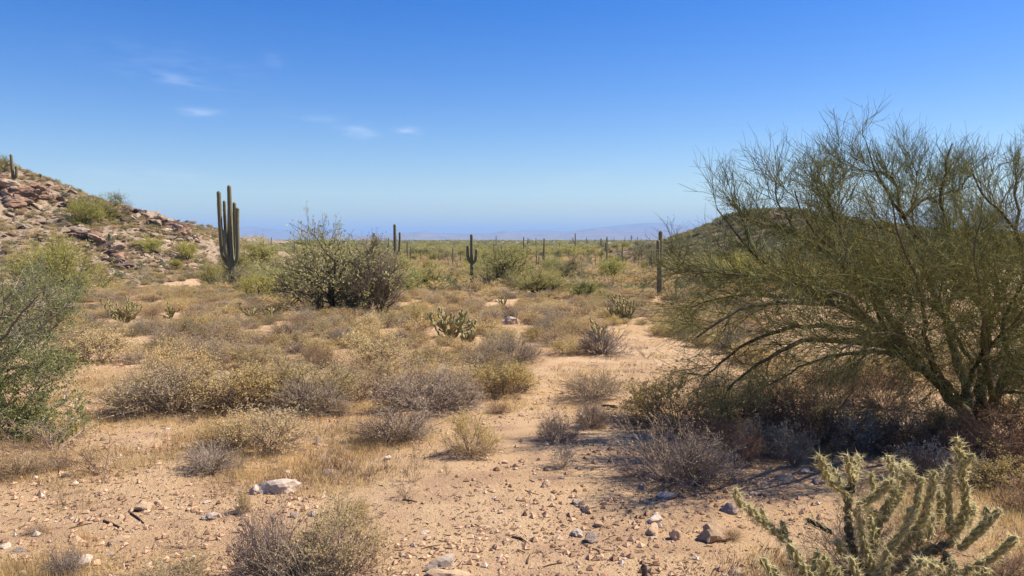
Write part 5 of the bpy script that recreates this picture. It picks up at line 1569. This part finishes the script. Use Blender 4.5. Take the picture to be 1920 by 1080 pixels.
# ------------------------------------------------------------------ shrubs of the foreground, one by one
NEAR = [  # kind, base px, width, height, label
    ('twig', 505, 1085, 150, 150, "dark grey wiry shrub at the bottom edge left of middle"), ('straw', 640, 1075, 190, 135, "straw-olive leafy shrub right of the dark wiry one at the bottom edge"), ('twig', 570, 1100, 210, 120, "grey twiggy shrub cut by the bottom edge"),
    ('straw', 455, 960, 40, 42, "little straw sprig in front of the white boulder"), ('straw', 660, 985, 70, 60, "thin straw herb above the leafy bottom shrub"),
    ('straw', 500, 842, 160, 84, "round straw shrub on the left soil beside a grey one"), ('twig', 400, 880, 130, 62, "dark grey spreading shrub with a black shadow on left soil"), ('straw', 430, 840, 90, 62, "pale straw shrub between dark grey shrub and round one"),
    ('twig', 745, 826, 170, 78, "grey bare shrub with a spiky crown left of the round straw one"), ('straw', 882, 852, 120, 84, "round straw-olive shrub in the middle foreground"), ('sparse', 775, 905, 62, 60, "small upright olive herb on bare soil"),
    ('sparse', 692, 892, 26, 30, "tiny yellowish sprig left of the upright herb"), ('sparse', 838, 890, 22, 34, "tiny thin sprig right of the upright herb"), ('sparse', 762, 935, 46, 40, "bent thin herb just below the upright one"),
    ('twig', 1108, 800, 80, 60, "dark green spiky tuft beside the shaded path"), ('pale', 1056, 876, 46, 58, "pale withered plant with curled leaves on the path"), ('mauve', 1045, 828, 78, 56, "thin grey shrub left of the spiky tuft"),
    ('twig', 1258, 905, 200, 132, "big silver-grey dead shrub at the tree's shade edge"), ('twig', 1330, 900, 150, 80, "low grey dead twigs right of the big silver-grey shrub"), ('olive', 1270, 800, 210, 104, "dark olive leafy shrub at the left tip of the tree's shade"),
    ('olive', 1395, 790, 150, 90, "shaded olive shrub under the low arching branches"), ('brown', 1390, 868, 90, 92, "rusty brown leafy plant in the tree's shade"), ('pale', 1490, 872, 80, 82, "pale round leafy plant on thin stems in the shade"),
    ('pale', 1612, 848, 96, 84, "pale leafy plant with grey leaves left of the trunk"), ('brown', 1560, 760, 130, 100, "brown dry-leaved shrub seen under the arching limbs"), ('brown', 1660, 770, 120, 90, "brown dry shrub left of the near tree's trunk"),
    ('pale', 1745, 890, 110, 66, "broad grey-leaved plant behind the big cholla"), ('brown', 1720, 900, 90, 60, "red-brown withered plant behind the big cholla"), ('brown', 1860, 880, 190, 130, "brown leafy thicket below the near tree at right edge"),
    ('olive', 1800, 850, 150, 90, "dark green low shrub around the near tree's trunk"), ('brown', 1540, 830, 130, 70, "dull shaded shrub in the middle of the tree's shade"), ('brown', 1450, 810, 110, 80, "dark brown shrub under the tree's left limbs"),
    ('mauve', 1700, 840, 140, 80, "grey twig shrub left of the near trunk's foot"), ('sparse', 190, 890, 100, 86, "dark sparse plant leaning right on the left gravel"), ('sparse', 100, 845, 150, 90, "wide thin bare-twigged plant at the left"),
    ('sparse', 350, 1030, 70, 66, "slim green herb on the left gravel"), ('gold', 40, 890, 110, 50, "golden dry grass clump at the left edge"), ('gold', 110, 880, 60, 36, "small golden grass clump right of the left-edge one"),
    ('gold', 70, 1000, 40, 24, "tiny golden tuft on lower left gravel"), ('twig', 120, 1080, 80, 72, "pale dry stems at the lower left bottom edge"), ('olive', 320, 1095, 160, 40, "green low herbs cut by the lower left bottom edge"),
    ('twig', 1600, 1075, 200, 130, "tangle of grey dead twigs inside the big cholla"), ('gold', 1720, 1050, 150, 130, "yellow dry herb growing through the big cholla"), ('gold', 1370, 1012, 50, 24, "golden tuft beside the largest tan stone"),
    ('gold', 1880, 1080, 120, 60, "yellowish dry herb in the lower right corner"), ('mauve', 1110, 748, 120, 60, "rounded grey-brown shrub alone on the bare path"), ('twig', 1130, 664, 110, 56, "grey shrub hiding the upright cholla's foot"),
    ('brown', 1320, 830, 110, 70, "brown withered shrub behind the big silver-grey dead shrub"), ('mauve', 1430, 850, 110, 64, "grey low shrub between the rusty and pale leafy plants"), ('brown', 1500, 790, 140, 84, "dark brown thicket plant under the middle of the arching limbs"),
    ('olive', 1590, 815, 120, 76, "shaded olive shrub behind the pale leafy plants"), ('brown', 1640, 845, 110, 66, "rusty low plant left of the near trunk"), ('mauve', 1770, 830, 120, 74, "grey twig mass just left of the near trunk's foot"),
    ('brown', 1900, 830, 150, 110, "brown thicket plant right of the near trunk"), ('olive', 1880, 920, 150, 80, "dark low shrub at the right edge above the corner"), ('twig', 1830, 915, 120, 64, "grey dead twigs behind the tallest cholla head"),
    ('brown', 1930, 960, 120, 70, "brown low plant cut by the right edge"), ('olive', 1450, 745, 130, 70, "sunlit olive shrub beyond the arching limbs"), ('straw', 1560, 715, 130, 64, "straw shrub seen beyond the near tree's limbs"),
    ('straw', 1680, 720, 140, 66, "straw shrub beyond the near tree's trunk"), ('mauve', 1360, 745, 110, 56, "grey shrub just under the drooping branch tips"), ('straw', 1780, 700, 150, 70, "pale straw shrub behind the near tree's right side"), ('mauve', 1890, 720, 150, 80, "grey shrub behind the near tree at the right edge"),
    ('straw', 945, 738, 120, 66, "yellow-olive shrub around the black cholla stump"), ('gold', 935, 775, 52, 26, "golden grass tuft at the middle edge of the path"), ('gold', 614, 778, 66, 40, "golden grass tuft under the wide middle shrub"),
    ('gold', 640, 780, 36, 30, "smaller golden grass tuft beside the middle one"), ('mauve', 330, 772, 250, 96, "wide mauve-grey shrub with dark base at left"), ('straw', 440, 768, 190, 96, "broad straw shrub right of the wide mauve one"),
    ('twig', 270, 772, 160, 70, "dark bare shrub at the left end of the wide mauve one"), ('straw', 575, 765, 190, 112, "tall straw shrub with black base in the middle left"), ('twig', 575, 775, 150, 70, "dark grey stems beneath the tall straw shrub"),
    ('straw', 690, 745, 150, 80, "straw shrub between the tall one and grey one"), ('mauve', 800, 768, 200, 92, "large grey-pink shrub left of the black cholla stump"), ('twig', 850, 760, 120, 66, "silver dead shrub right of the large grey-pink one"),
    ('straw', 712, 690, 120, 66, "round straw-grey shrub behind the large grey-pink one"), ('gold', 790, 682, 60, 50, "bright golden grass left of the grey shrubs"), ('twig', 642, 642, 100, 34, "dark low shrub in a hollow below the big bush"),
    ('straw', 180, 682, 190, 70, "wide straw-green shrub with black hollow at left"), ('twig', 130, 682, 90, 40, "dark hollow twigs under the left straw-green shrub"), ('twig', 312, 644, 60, 40, "black-based bare shrub right of the left straw-green one"),
    ('mauve', 960, 678, 110, 58, "mauve shrub left of the open bare patch"), ('mauve', 380, 690, 110, 66, "grey-olive shrub above the wide mauve one"), ('gold', 1035, 650, 70, 40, "reddish-gold grass behind the bare patch"),
    ('straw', 1060, 664, 60, 34, "small yellow shrub left of the upright cholla"), ('sparse', 1212, 672, 40, 26, "small tan sprig on the bright bare patch"), ('mauve', 905, 700, 90, 60, "grey shrub just left of the bare patch"),
]
for kd, px, py, w, h, lab in NEAR:
    nm = kind_name[kd]
    o = shrub_px(kd, px, py, w, h, lab)
    SHRUB_XY.append((o.location.x, o.location.y, o.scale.x * .5))

# ------------------------------------------------------------------ the belt of shrubs between path and plain
LAND = [("the five-armed saguaro", 437, 542), ("the big middle bush", 650, 588), ("the three-pronged saguaro", 885, 541), ("the two-stemmed saguaro", 1237, 555), ("the dark-armed cholla", 850, 630), ("the fan-shaped cholla", 1168, 605),
        ("the dense round cholla", 232, 606), ("the pale boulder", 955, 608), ("the black cholla stump", 982, 730), ("the wide mauve shrub", 340, 770), ("the upright cholla", 1125, 640), ("the sprawling low cholla", 508, 594),
        ("the bright yellow-green palo verde", 797, 545), ("the near palo verde's left tip", 1290, 660)]


r_b = np.random.default_rng(55)
belt = []
tries = 0
taken_xy = np.array(SHRUB_XY)
CHO = [(232, 606, 44, 48), (320, 597, 26, 28), (850, 632, 60, 54), (880, 640, 34, 38), (1168, 605, 42, 50), (1122, 638, 34, 52), (508, 594, 36, 22), (470, 592, 26, 24), (982, 732, 30, 42), (945, 572, 36, 26), (985, 548, 26, 26), (955, 608, 24, 24), (437, 542, 10, 18), (885, 541, 9, 18), (1237, 555, 9, 18)]
while tries < 15000 and len(belt) < 1700:
    tries += 1
    dist = math.sqrt(r_b.uniform(9.5 ** 2, 68 ** 2)); px = r_b.uniform(-60, 1420)
    x = (px - 960) / F * dist; z = gz(x, dist)
    ppx, ppy = to_pix((x, dist, z))
    if ppy > 772 or ppy < 540 or (ppx > 1170 and ppy > 690) or any(inside(ppx, ppy, q) for q in OPEN):
        continue
    if ppx < 120 and ppy > 640:
        continue
    bare = vnoise(x / 3.2, dist / 3.2, 63)
    if bare < -.38:
        continue
    w = r_b.uniform(.42, 1.12) * (1 + max(0, dist - 25) / 110)
    if (((x - taken_xy[:, 0]) ** 2 + (dist - taken_xy[:, 1]) ** 2) < ((w * .5 + taken_xy[:, 2]) * .56) ** 2).any():
        continue
    wp, hp = w * F / dist, w * .6 * F / dist
    if any(abs(ppx - cx) < hw_ * .8 + wp * .25 and ppy > cy - 4 and ppy - hp < cy - .35 * ch for cx, cy, hw_, ch in CHO):
        continue
    taken_xy = np.vstack([taken_xy, (x, dist, w * .5)]); belt.append((x, dist, z, w, ppx, ppy))
belt.sort(key=lambda b_: b_[1] / b_[3])
ORD = ["nearest"] + [w_ + " nearest" for w_ in ORDS[1:14]]
single, rest = belt[:235], belt[235:]
named = {}
for x, y, z, w, ppx, ppy in single:
    kd = str(r_b.choice(['straw', 'mauve', 'olive', 'gold', 'twig'], p=[.55, .17, .11, .10, .07]))
    best = min(LAND, key=lambda l: (ppx - l[1]) ** 2 + ((ppy - l[2]) * 2.2) ** 2)
    dx, dy = ppx - best[1], (ppy - best[2]) * 2.2
    rel = ("right of" if dx > 0 else "left of") if abs(dx) > abs(dy) else ("in front of" if dy > 0 else "behind")
    named.setdefault((kd, rel, best[0]), []).append((dx * dx + dy * dy, x, y, z, w))
for (kd, rel, lm), items in named.items():
    items.sort()
    for i, (_, x, y, z, w) in enumerate(items):
        word = "grass tuft" if kd == 'gold' else "shrub"
        if i < len(ORD):
            lab = f"{ADJ[kd]} {word}, {ORD[i]} of those {rel} {lm}" if len(items) > 1 else f"{ADJ[kd]} {word} {rel} {lm}"; gp = "shrubs of the dry belt"
        else:
            lab = f"{ADJ[kd]} {word} farther out {rel} {lm}"; gp = lab + " group"
        pr = KINDS.get('belt_' + kd, KINDS[kd]) if y > 11 else KINDS[kd]; pr = pr[int(r_b.integers(len(pr)))]
        place(pr, kind_name[kd], (x, y, z), r_b.random() * 6.28, (w, w, w * r_b.uniform(.7, 1.0) * (.72 if y > 30 else 1)), lab, "shrub" if kd != 'gold' else "grass", gp)
mm = [merged_mesh(KINDS[k_][0], "belt_shrub") for k_ in ('belt_straw', 'belt_mauve', 'belt_olive', 'gold', 'twig')] + [merged_mesh(KINDS['belt_straw'][2], "belt_shrub")]
if rest:
    A = np.array(rest); n = len(A)
    scatter("low_shrubs", mm, A[:, :3], r_b.random(n) * 6.28, np.stack([A[:, 3], A[:, 3], A[:, 3] * r_b.uniform(.6, .95, n) * np.where(A[:, 1] > 30, .72, 1)], -1), r_b.choice(6, n, p=[.29, .15, .13, .10, .07, .26]), "low straw and grey shrubs filling the far side of the belt", "scrub")
